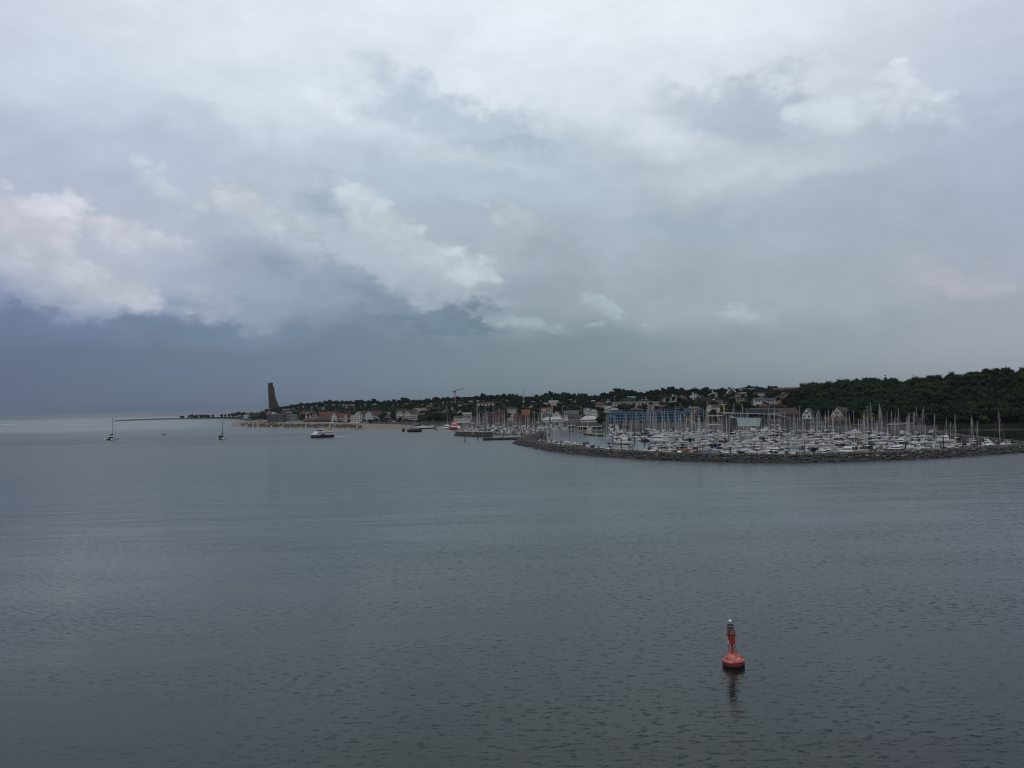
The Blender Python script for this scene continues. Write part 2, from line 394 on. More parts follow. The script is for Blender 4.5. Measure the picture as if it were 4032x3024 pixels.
# beach: one sheet from the water's edge to the promenade
def strip(name, pts, mtl, zf, zb, rows=6, dip=0.4):
    b = MB(); vs = []; nr = rows+1
    for px, pyf, pyb in pts:
        a, c = W(px, pyf), W(px, pyb)
        for k in range(nr):
            t = k/rows; p = a.lerp(c, t); vs.append((p.x, p.y, -dip*(1-t)**6 + zf + (zb-zf)*smooth(t*1.6) + (0.12*mnoise.noise(Vector((p.x*.05, p.y*.05, 3))) if 0 < k else 0)))
    b.add(vs, [(i*nr+k, (i+1)*nr+k, (i+1)*nr+k+1, i*nr+k+1) for i in range(len(pts)-1) for k in range(nr-1)])
    return tag(b.build(name, mtl, None, True), kind='structure')
strip('beach', [(911,1675.5,1675),(918,1678.5,1672.5),(930,1681.5,1670.5),(950,1683.5,1667),(975,1684.6,1663.5),(1010,1685.6,1660),(1050,1686.3,1660),(1100,1686.8,1664),(1200,1688,1667),(1300,1689.5,1669),(1400,1691,1673),(1500,1692.3,1677.5),(1560,1692.6,1679),(1600,1691,1681),(1630,1686,1682)], M_sand, .05, 2.6)
strip('sandspit', [(449,1659.3,1658.4),(470,1658.8,1656.8),(520,1656.8,1654.2),(600,1654,1651),(700,1651.8,1648.8),(800,1650.4,1647),(880,1649.2,1645.5),(925,1650.8,1645),(976,1658.2,1648),(1040,1661,1654)], M_shoal, .1, 2.4)
# low lawn strip behind the reeds at the foot of the wood
# stone groynes
M_rock = mat('wet_stone', (0.085, 0.080, 0.076), .8, .6, .5, .4, rand=.2)
def groyne(label, a, b_, w=3.0, h=0.5):
    p, q = W(*a), W(*b_); g = MB(); d = (q-p); L = d.length; d.normalize(); s = Vector((-d.y, d.x, 0))
    nst = max(6, int(L/2.2))
    for i in range(nst):
        c = p + d*(L*i/nst) + s*rnd.uniform(-w/3, w/3)
        g.box(c.x, c.y, h*.3, rnd.uniform(1.5, 3.2), rnd.uniform(1.5, w), rnd.uniform(h, h*1.7), rnd.uniform(0, 3), .7)
    return tag(g.build('groyne', M_rock), label, 'groyne', 'low stone groynes along the beach')
groyne('low dark stone groyne jutting out where the sandspit bay begins', (866,1651.5), (985,1651.2))
groyne('low dark stone groyne inside the bay by the white hut', (905,1656), (1000,1653.5))
groyne('low dark groyne at the edge of the bay behind the beach tip', (930,1659.5), (1010,1657))
groyne('short dark groyne off the sand below the twin-gabled hotels', (1385,1693.8), (1428,1691.5))

# ------------------------------------------------------------------ rubble moles
def boulder_set(b, n, sampler, rmin, rmax):
    for _ in range(n):
        x, y, z = sampler(); r = rmin + (rmax*1.35-rmin)*rnd.random()**2.2
        sx, sy, sz = r*rnd.uniform(.8, 1.4), r*rnd.uniform(.8, 1.4), r*rnd.uniform(.6, .95)
        a = rnd.uniform(0, 6.28); ca, sa = math.cos(a), math.sin(a)
        vs = []
        for q in ((1,.1,0),(.3,1,.1),(-.8,.6,-.1),(-.9,-.5,.1),(.1,-1,0),(.15,.1,1),(-.1,0,-1),(.7,-.6,.5),(-.5,.3,.75)):
            X, Y, Z = (q[0]+rnd.uniform(-.18, .18))*sx, (q[1]+rnd.uniform(-.18, .18))*sy, (q[2]+rnd.uniform(-.12, .12))*sz
            vs.append((x+X*ca-Y*sa, y+X*sa+Y*ca, z+Z))
        b.k = 4 if z < .8 else rnd.choices((0, 1, 2, 3), (5, 4, 3, 1))[0]
        b.add(vs, [(5,0,1),(5,1,8),(8,1,2),(8,2,3),(5,8,3),(5,3,4),(5,4,7),(5,7,0),(7,4,0),(6,1,0),(6,2,1),(6,3,2),(6,4,3),(6,0,4)])
ROCKS = [mat('boulder_grey', (0.056,0.057,0.058), .85, .4, .9, .3), mat('boulder_brown', (0.055,0.049,0.043), .85, .4, .9, .3), mat('boulder_dark', (0.032,0.033,0.035), .85, .4, .9, .3), mat('boulder_pale', (0.15,0.148,0.145), .85, .4, .9, .3)]
M_weed = mat('weedy_stone', (0.020, 0.021, 0.020), .6, .4, .8, .5)
def mole(name, label, pts, wbase, wtop, h, rmin, rmax, dens):
    # pts: centre line on the water; a heap of stone with weed-dark feet
    root = thing(name, label, 'breakwater', (pts[0].x, pts[0].y, 0)); o = Vector((pts[0].x, pts[0].y, 0))
    P = []
    for a, b_ in zip(pts, pts[1:]):
        k = max(1, int((b_-a).length/6))
        P += [a.lerp(b_, i/k) for i in range(k)]
    P.append(pts[-1])
    core = MB(); secs = []; N = []
    for i, p in enumerate(P):
        d = (P[min(i+1, len(P)-1)]-P[max(i-1, 0)]).normalized(); s = Vector((-d.y, d.x, 0)); N.append(s)
        e = min(1.0, .45+min(i, len(P)-1-i)*.3)
        secs.append([p-o + s*u*e + Vector((0, 0, z if z < 0 else z*min(1, .7+.15*min(i, len(P)-1-i)))) for u, z in ((-wbase*.62, -1.5), (-wbase/2, .25), (-wtop/2, h*.8), (wtop/2, h*.8), (wbase/2, .25), (wbase*.62, -1.5))])
    core.loft([[tuple(q) for q in s_] for s_ in secs])
    core.build('core', M_weed, root)
    acc = [0.0]
    for a, b_ in zip(P, P[1:]): acc.append(acc[-1]+(b_-a).length)
    def at_len():
        t = rnd.uniform(0, acc[-1])
        for i in range(len(P)-1):
            if t <= acc[i+1]:
                f = (t-acc[i])/(acc[i+1]-acc[i]); return P[i].lerp(P[i+1], f)-o, N[i], min(t, acc[-1]-t)
    def samp():
        p, s, e = at_len(); u = rnd.uniform(-1, 1); au = abs(u)
        k = min(1.0, .5+e/8)
        z = h*.88 if au < wtop/wbase else h*.88*(1-(au-wtop/wbase)/(1-wtop/wbase))+.42
        q = p + s*u*wbase*.5*k
        return q.x, q.y, min(z, h*.9) - rnd.uniform(.05, .35)
    st = MB(); boulder_set(st, int(acc[-1]*dens), samp, rmin, rmax)
    tag(st.build('boulders', ROCKS+[M_weed], root), kind='stuff')
    return root
FRONT = [(2046,1750),(2062,1756),(2120,1768),(2200,1780),(2300,1790.5),(2400,1798),(2500,1804.5),(2600,1808.5),(2700,1811.5),(2800,1814.5),(2900,1816.5),(3000,1818.5),(3100,1819),(3200,1817.5),(3300,1815),(3400,1811.5),(3500,1808.5),(3600,1804.5),(3700,1799.5),(3800,1794),(3900,1788),(4032,1779),(4200,1768)]
def off(pts, d):
    out = []
    for i, p in enumerate(pts):
        t = (pts[min(i+1, len(pts)-1)]-pts[max(i-1, 0)]).normalized(); out.append(p + Vector((-t.y, t.x, 0))*d)
    return out
fl = [W(*q) for q in FRONT]
main_c = off(fl, 6.5)                          # the front line runs left to right, so + is inland
hook = [W(2134,1712), W(2118,1719), W(2092,1728), W(2072,1737)]
tipc = W(2058,1746)
mole('breakwater', 'long curved grey rubble breakwater enclosing the yacht marina', hook + [tipc] + main_c[2:], 12.5, 5.0, 2.9, .30, .62, 24)
mole('breakwater', 'inner rubble arm between the marina and the water below the wood', [W(3660,1703), W(3720,1717), W(3800,1728), W(3900,1740), W(4032,1756), W(4200,1773)], 9, 3, 2.2, .3, .6, 14)
mole('breakwater', 'low short rubble mole lying in the gap between harbour and marina', [W(1903,1733.5), W(1950,1732), W(2010,1730.5), W(2072,1729)], 7, 2.5, 1.7, .3, .6, 16)
def DBW(px): return W(px, lerp(FRONT, px)).y

# ------------------------------------------------------------------ trees
def leaf_mat(name, c, rand=.42):
    return mat(name, c, .85, .45, .22, .05, rand=rand)
M_leaf = [leaf_mat('leaves_dark', (0.0100, 0.0165, 0.0085)), leaf_mat('leaves_mid', (0.0135, 0.0215, 0.0092)), leaf_mat('leaves_olive', (0.026, 0.036, 0.013)), leaf_mat('leaves_blue', (0.011, 0.019, 0.014))]
M_trunk = mat('bark', (0.06, 0.048, 0.038), .9, .3, 1.0, .2)
def tree_meshes(seed, H, Rr, conifer=False, n=520, ls=1.0, sub=2):
    q = random.Random(seed); crown = MB(); lobes = []
    if conifer:
        for k in range(7):
            t = k/6; lobes.append((Vector((q.uniform(-.2, .2), q.uniform(-.2, .2), H*(.18+.78*t))), Rr*(1.0-.86*t)+.25, .6))
    else:
        lobes.append((Vector((0, 0, H*.60)), Rr*.74, .88))
        for k in range(9):
            a = q.uniform(0, 6.28); d = Rr*q.uniform(.35, .68); z = H*q.uniform(.38, .84)
            lobes.append((Vector((math.cos(a)*d, math.sin(a)*d, z)), Rr*q.uniform(.30, .50), q.uniform(.7, 1.0)))
    tot = sum(r*r for _, r, _ in lobes)
    for c, r, sq in lobes:
        # a ragged inner mass, then loose sprays of leaves around it
        m = max(10, int(n*r*r/tot))
        bm = bmesh.new(); bmesh.ops.create_icosphere(bm, subdivisions=sub, radius=1.0)
        vs = [(c.x+v.co.x*r*.78*q.uniform(.8, 1.15), c.y+v.co.y*r*.78*q.uniform(.8, 1.15), c.z+v.co.z*r*.78*sq*q.uniform(.8, 1.15)) for v in bm.verts]
        crown.add(vs, [tuple(v.index for v in f.verts) for f in bm.faces]); bm.free()
        for _ in range(m):
            d = Vector((q.gauss(0, 1), q.gauss(0, 1), q.gauss(0.15, 1))).normalized()
            p = c + Vector((d.x, d.y, d.z*sq))*r*q.uniform(.78, 1.12)
            nrm = (d + Vector((q.uniform(-1, 1), q.uniform(-1, 1), q.uniform(-1, 1)))*.7).normalized()
            a = nrm.orthogonal().normalized(); b = nrm.cross(a); s = q.uniform(.28, .62)*ls
            t = q.uniform(0, 6.28); a2 = a*math.cos(t)+b*math.sin(t); b2 = nrm.cross(a2)
            crown.add([p-a2*s, p-b2*s*.6, p+a2*s*1.1, p+b2*s*.7], [(0, 1, 2, 3)])
    tr = MB(); tr.tube((0, 0, -1.2), (q.uniform(-.2, .2), q.uniform(-.2, .2), H*.55), .035*H*.9, .016*H, 6)
    if not conifer:
        for k in range(4):
            a = q.uniform(0, 6.28); tr.tube((0, 0, H*q.uniform(.25, .42)), (math.cos(a)*Rr*.5, math.sin(a)*Rr*.5, H*q.uniform(.5, .7)), .014*H, .006*H, 5)
    return crown, tr
TREES = []
for i, (H, Rr, cf, li) in enumerate([(12, 5.2, 0, 0), (12, 4.4, 0, 1), (10, 4.8, 0, 2), (13, 4.6, 0, 0), (9, 3.6, 0, 1), (11, 5.6, 0, 3), (14, 2.6, 1, 3), (7, 3.6, 0, 2), (13, 5.8, 0, 1)]):
    c, t = tree_meshes(100+i, H, Rr, bool(cf))
    TREES.append((c.mesh('crown', M_leaf[li]), t.mesh('trunk', M_trunk), tree_meshes(100+i, H, Rr, bool(cf), 190, 1.5, 1)[0], li, H))
N_TREES = [0]
def tree(k, x, y, s, label, group, z=None):
    root = thing('conifer' if k == 6 else 'tree', label, 'tree', (x, y, ground(x, y) if z is None else z), rnd.uniform(0, 6.28), group)
    sz = s*rnd.uniform(.92, 1.08); root.scale = (s*rnd.uniform(.9, 1.1), s*rnd.uniform(.9, 1.1), sz)
    put('crown', TREES[k][0], root); put('trunk', TREES[k][1], root); N_TREES[0] += 1
    return root
def tree_at(px, D, s, k, label, group):
    x = (px-CX)/F*D; return tree(k, x, D, s, label, group)
def tree_top(px, py, D, k, label, group, smax=1.9):      # a tree whose top stands on the skyline seen at px, py
    x = (px-CX)/F*D; g = ground(x, D); z = WD(px, py, D).z
    s = max(.35, min(smax, (z-g)/(TREES[k][4]*.97)))
    return tree(k, x, D, s, label, group)
class Mass:                                     # far woodland nobody could count, one mesh
    def __init__(s): s.b = MB()
    def add(s, k, x, y, sc, z=None):
        c = TREES[k][2]; li = TREES[k][3]; z = ground(x, y) if z is None else z; a = rnd.uniform(0, 6.28); ca, sa = math.cos(a)*sc, math.sin(a)*sc
        s.b.k = li; s.b.add([(x+u*ca-v*sa, y+u*sa+v*ca, z+w*sc) for u, v, w in c.v], c.f)
    def done(s, name, label):
        return tag(s.b.build(name, M_leaf), label, 'woodland', kind='stuff')

# calmer water inside the harbour walls, a sheet just over the sea
cw = MB(); rows_ = []
for px in range(2150, 4400, 25): rows_.append((px, DBW(px)+7, lerp(SHORE, px)+3))
for seg, front in ((rows_, None), ([(px, W(px, 1716).y+3, lerp(SHORE, px)+3) for px in range(1810, 2151, 20)], None)):
    vs = [((px-CX)/F*y, y, .004) for px, a, c in seg for y in (a, c)]
    cw.add(vs, [(2*i, 2*i+2, 2*i+3, 2*i+1) for i in range(len(seg)-1)])
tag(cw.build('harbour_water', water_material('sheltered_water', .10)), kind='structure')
# ------------------------------------------------------------------ buildings
M_glass = mat('window_glass', (0.03, 0.037, 0.045), .12, spec=.6)
M_white = mat('white_render', (0.38, 0.38, 0.37), .8, .10, .4)
M_cream = mat('cream_render', (0.42, 0.38, 0.29), .8, .12, .4)
M_beige = mat('beige_render', (0.30, 0.285, 0.245), .8, .12, .4)
M_grey = mat('grey_render', (0.135, 0.142, 0.148), .8, .15, .4)
M_dgrey = mat('dark_grey_cladding', (0.045, 0.049, 0.053), .7, .15, .4)
M_brick = mat('red_brick', (0.095, 0.042, 0.032), .85, .25, .8)
M_bbrick = mat('brown_brick', (0.060, 0.040, 0.033), .85, .25, .8)
M_orange = mat('orange_render', (0.21, 0.080, 0.038), .8, .15, .5)
M_blue = mat('blue_cladding', (0.038, 0.095, 0.185), .6, .12, .4)
M_navy = mat('navy_cladding', (0.035, 0.055, 0.12), .6, .12, .4)
M_rred = mat('red_tiles', (0.10, 0.032, 0.025), .8, .30, .5)
M_rora = mat('orange_tiles', (0.15, 0.052, 0.033), .8, .25, .5)
M_rbro = mat('brown_tiles', (0.052, 0.031, 0.026), .8, .30, .5)
M_rdrk = mat('slate', (0.034, 0.037, 0.042), .6, .25, .5)
M_rgry = mat('grey_roofing', (0.066, 0.070, 0.074), .7, .25, .4)
M_rwht = mat('white_roofing', (0.38, 0.38, 0.38), .6, .06, .4)
M_wood = mat('weathered_timber', (0.10, 0.075, 0.055), .85, .3, .6)
M_black = mat('black_paint', (0.018, 0.018, 0.020), .5)
M_steel = mat('galvanised_steel', (0.32, 0.33, 0.34), .45, .1, .5)
M_yel = mat('yellow_paint', (0.30, 0.20, 0.045), .5, .15, .4)
M_craneo = mat('orange_paint', (0.24, 0.11, 0.055), .5, .12, .4)
M_conc = mat('concrete', (0.20, 0.195, 0.185), .85, .3, .4)
M_dconc = mat('stained_concrete', (0.055, 0.052, 0.048), .85, .4, .3)
HOUSES = []
def house(label, px0, px1, pyb, pye, pyt, roof='side', wall=M_white, rf=M_rbro, D=None, depth=10.0, yaw=0.0, rows=2, cols=4, chim=0, dorm=0, balc=0, name='house', cat='house', win=M_glass, ww=.45, group=None, skyl=0):
    pc = (px0+px1)/2.0
    if D is None: G = hit(pc, pyb)
    else: G = WD(pc, pyb, D)
    D = G.y; k = D/F
    sy, cy = math.sin(R(yaw)), math.cos(R(yaw))
    Wd = max(3.0, ((px1-px0)*k - depth*abs(sy))/cy)
    wh = max(2.2, (pyb-pye)*k); rh = max(0.0, (pye-pyt)*k)
    root = thing(name, label, cat, (G.x + sy*(-depth/2), G.y + cy*depth/2, G.z), R(yaw), group)
    d2, w2 = depth/2, Wd/2
    wb = MB()
    wb.box(0, 0, (wh-4)/2, Wd, depth, wh+4)
    oh = .35
    rb = MB()
    if roof == 'flat':
        rb.box(0, 0, wh+max(.3, rh)/2+.003, Wd+.5, depth+.5, max(.3, rh))
    elif roof == 'penthouse':
        rb.box(0, 0, wh+.15, Wd+.4, depth+.4, .3)
    elif roof == 'hip':
        q = min(w2, d2)*.92 if w2 >= d2 else w2*.92; qx, qy = (w2-q if w2 > d2 else 0.3), (0.3 if w2 > d2 else d2-q)
        rb.add([(-w2-oh, -d2-oh, wh), (w2+oh, -d2-oh, wh), (w2+oh, d2+oh, wh), (-w2-oh, d2+oh, wh), (-qx, -qy, wh+rh), (qx, -qy, wh+rh), (qx, qy, wh+rh), (-qx, qy, wh+rh)],
               [(0,1,5,4), (1,2,6,5), (2,3,7,6), (3,0,4,7), (4,5,6,7), (3,2,1,0)])
    elif roof == 'side':                       # ridge across the view
        wb.prism([(-w2+.02, -d2+.02, wh), (-w2+.02, d2-.02, wh), (-w2+.02, 0, wh+rh-.1)], (Wd-.04, 0, 0))
        t = .22
        rb.prism([(-w2-oh, -d2-oh, wh-.25), (-w2-oh, 0, wh+rh), (-w2-oh, d2+oh, wh-.25), (-w2-oh, d2+oh, wh-.25+t), (-w2-oh, 0, wh+rh+t*1.3), (-w2-oh, -d2-oh, wh-.25+t)], (Wd+2*oh, 0, 0))
    elif roof == 'front':                      # gable towards the water
        wb.prism([(-w2+.02, -d2, wh), (w2-.02, -d2, wh), (0, -d2, wh+rh-.1)], (0, depth, 0))
        t = .22
        rb.prism([(-w2-oh, -d2-.3, wh-.25), (0, -d2-.3, wh+rh), (w2+oh, -d2-.3, wh-.25), (w2+oh, -d2-.3, wh-.25+t), (0, -d2-.3, wh+rh+t*1.4), (-w2-oh, -d2-.3, wh-.25+t)], (0, depth+.6, 0))
    elif roof == 'arch':
        a = [(-w2 + Wd*i/10.0, -d2, wh+rh*math.sin(math.pi*(i/10.0))**.8) for i in range(11)]
        wb.prism([(x*.995, y+.02, z-.05) for x, y, z in a], (0, depth-.04, 0))
        rb.prism([(x*1.04, y-.4, z) for x, y, z in a] + [(x*1.04, y-.4, z+.3) for x, y, z in a[::-1]], (0, depth+.8, 0))
    wb.build('wall', wall, root)
    ro = rb.build('roof', rf, root)
    if roof == 'penthouse':
        u = MB(); u.box(0, 1.2, wh+.3+rh/2, Wd*.82, depth*.7, rh); u.box(0, 1.2, wh+.3+rh+.13, Wd*.86, depth*.8, .26); u.build('penthouse', rf, root)
    if chim:
        for i in range(chim):
            x = w2*(-.35+.7*i); c = MB(); c.box(x, .6, wh+rh*.85, .8, .8, max(2.0, rh*.7)); c.build('chimney', M_brick if rf in (M_rred, M_rora, M_rbro) else M_white, ro)
    for i in range(dorm):
        x = -w2 + Wd*(i+.5)/dorm; c = MB(); c.box(x, -d2*.62, wh+rh*.36, Wd/dorm*.5, d2*.7, rh*.45); c.build('dormer', M_white, ro)
        c = MB(); c.box(x, -d2*.62-.02, wh+rh*.62, Wd/dorm*.58, d2*.78, .2); c.build('dormer_roof', rf, ro)
    for i in range(skyl):
        x = -w2 + Wd*(i+.5)/skyl + rnd.uniform(-.6, .6); c = MB(); f = .45
        c.box(x, -d2*(1-f)-.2, wh+rh*f+.34, 1.0, 1.0, .12); c.build('skylight', M_rwht, ro)
    # windows: one mesh shared by every window of the house
    if rows and cols:
        fh = wh/rows; w_ = Wd/cols*ww; h_ = min(1.7, fh*.52)
        b = MB(); b.box(0, 0, 0, w_, .12, h_); me = b.mesh('window', win)
        for r in range(rows):
            for c in range(cols):
                o = put('window', me, root); o.location = (-w2+Wd*(c+.5)/cols, -d2-.03, fh*(r+.56))
        if abs(yaw) > 8:
            sx = 1 if yaw < 0 else -1; n_ = max(1, int(depth/4)); b = MB(); b.box(0, 0, 0, .12, depth/n_*.4, h_); me2 = b.mesh('window', win)
            for r in range(rows):
                for c in range(n_):
                    o = put('window', me2, root); o.location = (sx*(w2+.03), -d2+depth*(c+.5)/n_, fh*(r+.56))
        if roof == 'front' and rh > 2.4:
            b = MB(); b.box(0, 0, 0, max(.8, w_*.8), .12, min(1.5, rh*.3)); me3 = b.mesh('window', win)
            for x in ((-.9, .9) if Wd > 7 else (0,)):
                o = put('window', me3, root); o.location = (x, -d2-.03, wh+rh*.28)
    for r in range(balc):
        fh = wh/max(1, rows); b = MB(); b.box(0, -d2-.75, fh*(r+1)-.1, Wd*.92, 1.5, .2); b.box(0, -d2-1.45, fh*(r+1)+.45, Wd*.92, .1, .9); b.build('balcony', M_white, root)
    HOUSES.append((pc, D, root)); return root
# ---- memorial tower on the headland
def tower():
    D = 2041.0; k = 10.367
    def q(x, y): return WD(980+x/k, 1480+y/k, D)
    left = [(822,1330),(820,1260),(812,1000),(803,760),(797,520),(790,330)]
    right = [(1240,1330),(1222,1205),(1192,1150),(1150,1058),(1110,940),(1080,835),(1057,705),(1046,560),(1034,456),(990,452),(978,330)]
    g = q(1000, 1260); root = thing('memorial_tower', 'tall brown brick memorial tower with one curved flank on the headland', 'tower', (g.x, g.y, 0))
    o = Vector((g.x, g.y, 0)); b = MB()
    poly = [q(*p)-o for p in left] + [q(*p)-o for p in right[::-1]]
    poly = [Vector((p.x, 0, p.z)) for p in poly]
    ext = Vector((-.345, .94, 0)).normalized()*9
    n = len(poly); b.prism(poly, ext)
    b.build('shaft', mat('tower_brick', (0.040, 0.0265, 0.0235), .9, .22, .12), root)
    z = poly[5].z; x0, x1 = poly[5].x, poly[6].x
    c = MB(); c.prism([(x0-.9, -.5, z-.2), (x1+.5, -.5, z-.2), (x1+.5, -.5, z+1.7), (x0-.9, -.5, z+1.7)], ext*1.06); c.build('viewing_platform', mat('tower_dark_brick', (0.035, 0.024, 0.022), .9, .2, .3), root)
    c = MB(); c.box((x0+x1)/2, 4, z+2.3, (x1-x0)*.5, 3, 1.4); c.build('lift_head', M_bbrick, root)
    c = MB(); c.tube(((x0+x1)/2+3, 3, z+1.5), ((x0+x1)/2+3, 3, z+4.6), .12); c.build('flagpole', M_steel, root)
    c = MB(); c.box(poly[7].x-.9, 1, poly[8].z+.5, 1.4, 2.5, 2.4); c.build('stair_head', M_bbrick, root)
    for i in range(9):
        m_ = MB(); m_.box(poly[0].x+(10 if i > 3 else 12), -.04, 16+i*5.4, .9, .1, 1.8); m_.build('window_slit', M_black, root)
tower()

# ---- houses from the headland to the wood: label, x from, x to, base, eaves, ridge (photo pixels)
H = house
# sandspit and headland
H('small white hut on the shore of the sandspit below the memorial tower', 959,978,1642,1636.5,1633,'flat',M_white,M_rwht,depth=7,rows=1,cols=3,D=2150,cat='hut')
H('pale bungalow among the bushes of the sandspit', 901,916,1636,1632.5,1630,'side',M_beige,M_rgry,depth=8,rows=1,cols=3,D=2480)
H('pale house with orange roof beside the trees left of the tower mound'.replace('left of','west of'), 1019,1034,1633,1628,1622,'side',M_cream,M_rora,rows=1,cols=3)
H('villa with a broad orange hip roof at the foot of the tower mound', 1047,1070,1631,1626,1617,'hip',M_beige,M_rora,rows=1,cols=3)
H('house with a steep white roof slope just below the orange villa', 1062,1079,1637,1631,1623,'front',M_white,M_rwht,yaw=-30,rows=1,cols=2)
H('low brown house behind the dark beach hall', 1080,1097,1637,1631,1627,'side',M_bbrick,M_rgry,rows=1,cols=3)
H('brick flats topped by a long white flat roof', 1113,1142,1625,1612.5,1610.5,'flat',M_brick,M_rwht,rows=3,cols=5)
H('brick house with a white porch band below the white-roofed flats', 1097,1118,1636,1629,1622,'front',M_brick,M_rbro,rows=2,cols=3)
H('small white gabled house behind the beach hall', 1110,1121,1640,1635,1628,'front',M_white,M_rgry,rows=1,cols=2)
H('grey house with a white roof edge under the white-roofed flats', 1122,1148,1633,1627,1621,'side',M_grey,M_rgry,rows=2,cols=4)
H('white gabled house high among trees on the slope', 1223,1238,1609,1605,1600,'front',M_white,M_rgry,yaw=-25,rows=1,cols=2)
H('white bungalow half hidden in the trees above the brick flats', 1188,1197,1606,1603.5,1602.5,'flat',M_white,M_rwht,rows=1,cols=2)
H('low grey house in the trees under the wooded ridge', 1268,1285,1611,1607,1604,'side',M_beige,M_rgry,rows=1,cols=3)
H('white house with flat roof in the trees near the ridge', 1339,1352,1599,1595,1593.5,'flat',M_white,M_rwht,rows=1,cols=3)
H('house with a long orange roof standing on the wooded ridge', 1364,1393,1604,1600.5,1594,'side',M_cream,M_rora,rows=1,cols=4)
H('pale house under the ridge between orange roof and white flat roof', 1316,1327,1601,1596,1592,'side',M_beige,M_rgry,rows=1,cols=3)
# beach promenade
H('long dark hall with flat roof standing at the top of the beach', 1053,1116,1662,1634,1631,'flat',M_dgrey,M_rgry,depth=22,rows=1,cols=12,D=1420,win=M_black,cat='hall')
H('dark wing adjoining the beach hall behind the white kiosk', 1116,1165,1659,1637,1632,'side',M_grey,M_rdrk,depth=16,rows=2,cols=6,D=1450)
H('long low white beach pavilion with curved grey roof', 1127,1190,1664,1659.5,1655,'hip',M_white,M_rgry,depth=9,rows=1,cols=10,D=1370,cat='pavilion')
H('low brown promenade restaurant with flat roof behind a dark wall', 1190,1240,1663,1656,1650,'side',M_bbrick,M_rbro,depth=12,rows=1,cols=9,D=1380,cat='restaurant')
H('red-roofed house peeping over the dark beach hall wing', 1180,1207,1637,1629,1619,'hip',M_brick,M_rred,rows=2,cols=4)
H('house with grey roof and white dormers above the half-timbered gables', 1206,1228,1632,1626,1622,'side',M_beige,M_rgry,rows=1,cols=4,dorm=3)
H('brown house with half-timbered white gable facing the beach, western twin', 1199,1213,1650,1640,1629,'front',M_white,M_rbro,yaw=15,rows=2,cols=2,D=1440)
H('brown house with half-timbered white gable facing the beach, eastern twin', 1214,1227,1650,1640,1628,'front',M_white,M_rbro,yaw=15,rows=2,cols=2,D=1440)
H('white cube house with red roof beside the round dark tree', 1222,1246,1652,1643,1629,'side',M_white,M_rred,rows=1,cols=3,D=1430,yaw=-15)
H('house with a very large brown hipped roof reaching almost to the promenade', 1238,1306,1661,1655,1634,'hip',M_bbrick,M_rbro,depth=18,rows=1,cols=9,D=1390,skyl=2)
H('house row under a broad red tiled roof dotted with skylights', 1256,1318,1650,1640,1622,'side',M_brick,M_rred,rows=2,cols=8,D=1440,skyl=7)
H('white hotel with steep red roof, wide end gable facing the sea', 1303,1327,1663,1641,1626,'front',M_white,M_rred,rows=3,cols=4,D=1330,depth=14,cat='hotel')
H('red-roofed white hotel wing with balconies between two gables', 1325,1352,1663,1645,1627,'side',M_white,M_rred,rows=3,cols=5,D=1335,depth=13,balc=2,cat='hotel')
H('narrow white hotel with tall red roof and gable beside parasol terrace', 1349,1374,1663,1642,1626,'front',M_white,M_rred,yaw=-28,rows=3,cols=3,D=1330,depth=12,cat='hotel')
H('slim cream house with flat roof between red and brown roofed hotels', 1381,1397,1664,1634,1632,'flat',M_cream,M_rgry,rows=4,cols=3,D=1320)
H('white hotel with brown roof and two pointed gables, western half', 1395,1425,1666,1633,1619,'front',M_white,M_rbro,rows=4,cols=3,D=1290,depth=15,cat='hotel')
H('white hotel with brown roof and two pointed gables, eastern half', 1433,1472,1666,1634,1619,'front',M_white,M_rbro,rows=4,cols=4,D=1290,depth=15,yaw=-12,cat='hotel')
H('recessed hotel wing under a brown roof with skylights between the gables', 1410,1500,1660,1637,1618,'side',M_white,M_rbro,rows=3,cols=9,D=1312,skyl=4,cat='hotel')
H('small pale blue kiosk with flat roof on the beach promenade', 1429,1461,1673,1665,1660,'side',mat('pale_blue_paint',(0.30,0.40,0.46),.7,.1,.4),M_rgry,depth=6,rows=1,cols=4,D=1230,cat='kiosk')
H('long low dark harbour shed with pale flat roof above the beach end', 1502,1563,1674,1659,1656.5,'flat',M_bbrick,M_rgry,depth=16,rows=1,cols=9,D=1230,win=M_black,cat='shed')
H('dark house with hipped slate roof beside the twin-gabled hotel', 1511,1541,1657,1645,1631,'hip',M_bbrick,M_rdrk,rows=2,cols=4,D=1310)
H('grey house with white flat dormer behind the slate hipped roof', 1524,1543,1638,1630,1623,'side',M_grey,M_rgry,rows=1,cols=3,dorm=1)
H('white house lost in trees on the slope above the hotels', 1521,1534,1596,1591,1588.5,'flat',M_white,M_rwht,rows=1,cols=3)
H('white apartment house with brown roof, gabled balcony tower nearer the beach', 1561,1588,1659,1631,1619,'front',M_white,M_rbro,rows=4,cols=3,D=1260,depth=14,balc=3,cat='apartments')
H('white apartment house with brown roof, middle balcony gable', 1590,1617,1659,1631,1619,'front',M_white,M_rbro,rows=4,cols=3,D=1256,depth=14,balc=3,cat='apartments')
H('beige stair wing with stepped balconies at the end of the apartments', 1617,1648,1659,1628,1622,'side',M_beige,M_rbro,rows=4,cols=4,D=1258,depth=13,balc=3,cat='apartments')
H('broad brown roofed block behind the balcony gables', 1558,1640,1648,1632,1614.5,'side',M_bbrick,M_rbro,rows=1,cols=6,D=1275,skyl=2,cat='apartments')
H('cream apartment block with dark window columns and flat roof on the slope', 1628,1675,1628,1607.5,1605.5,'flat',M_cream,M_rgry,rows=3,cols=4,cat='apartments',ww=.6)
H('house with a wide orange tiled roof beside the cream apartment block', 1655,1701,1630,1623.5,1614.5,'side',M_cream,M_rora,rows=1,cols=5)
H('brown roofed house with bright skylights up the slope from the cream block', 1668,1702,1607,1602,1596.5,'side',M_bbrick,M_rbro,rows=1,cols=5,skyl=4)
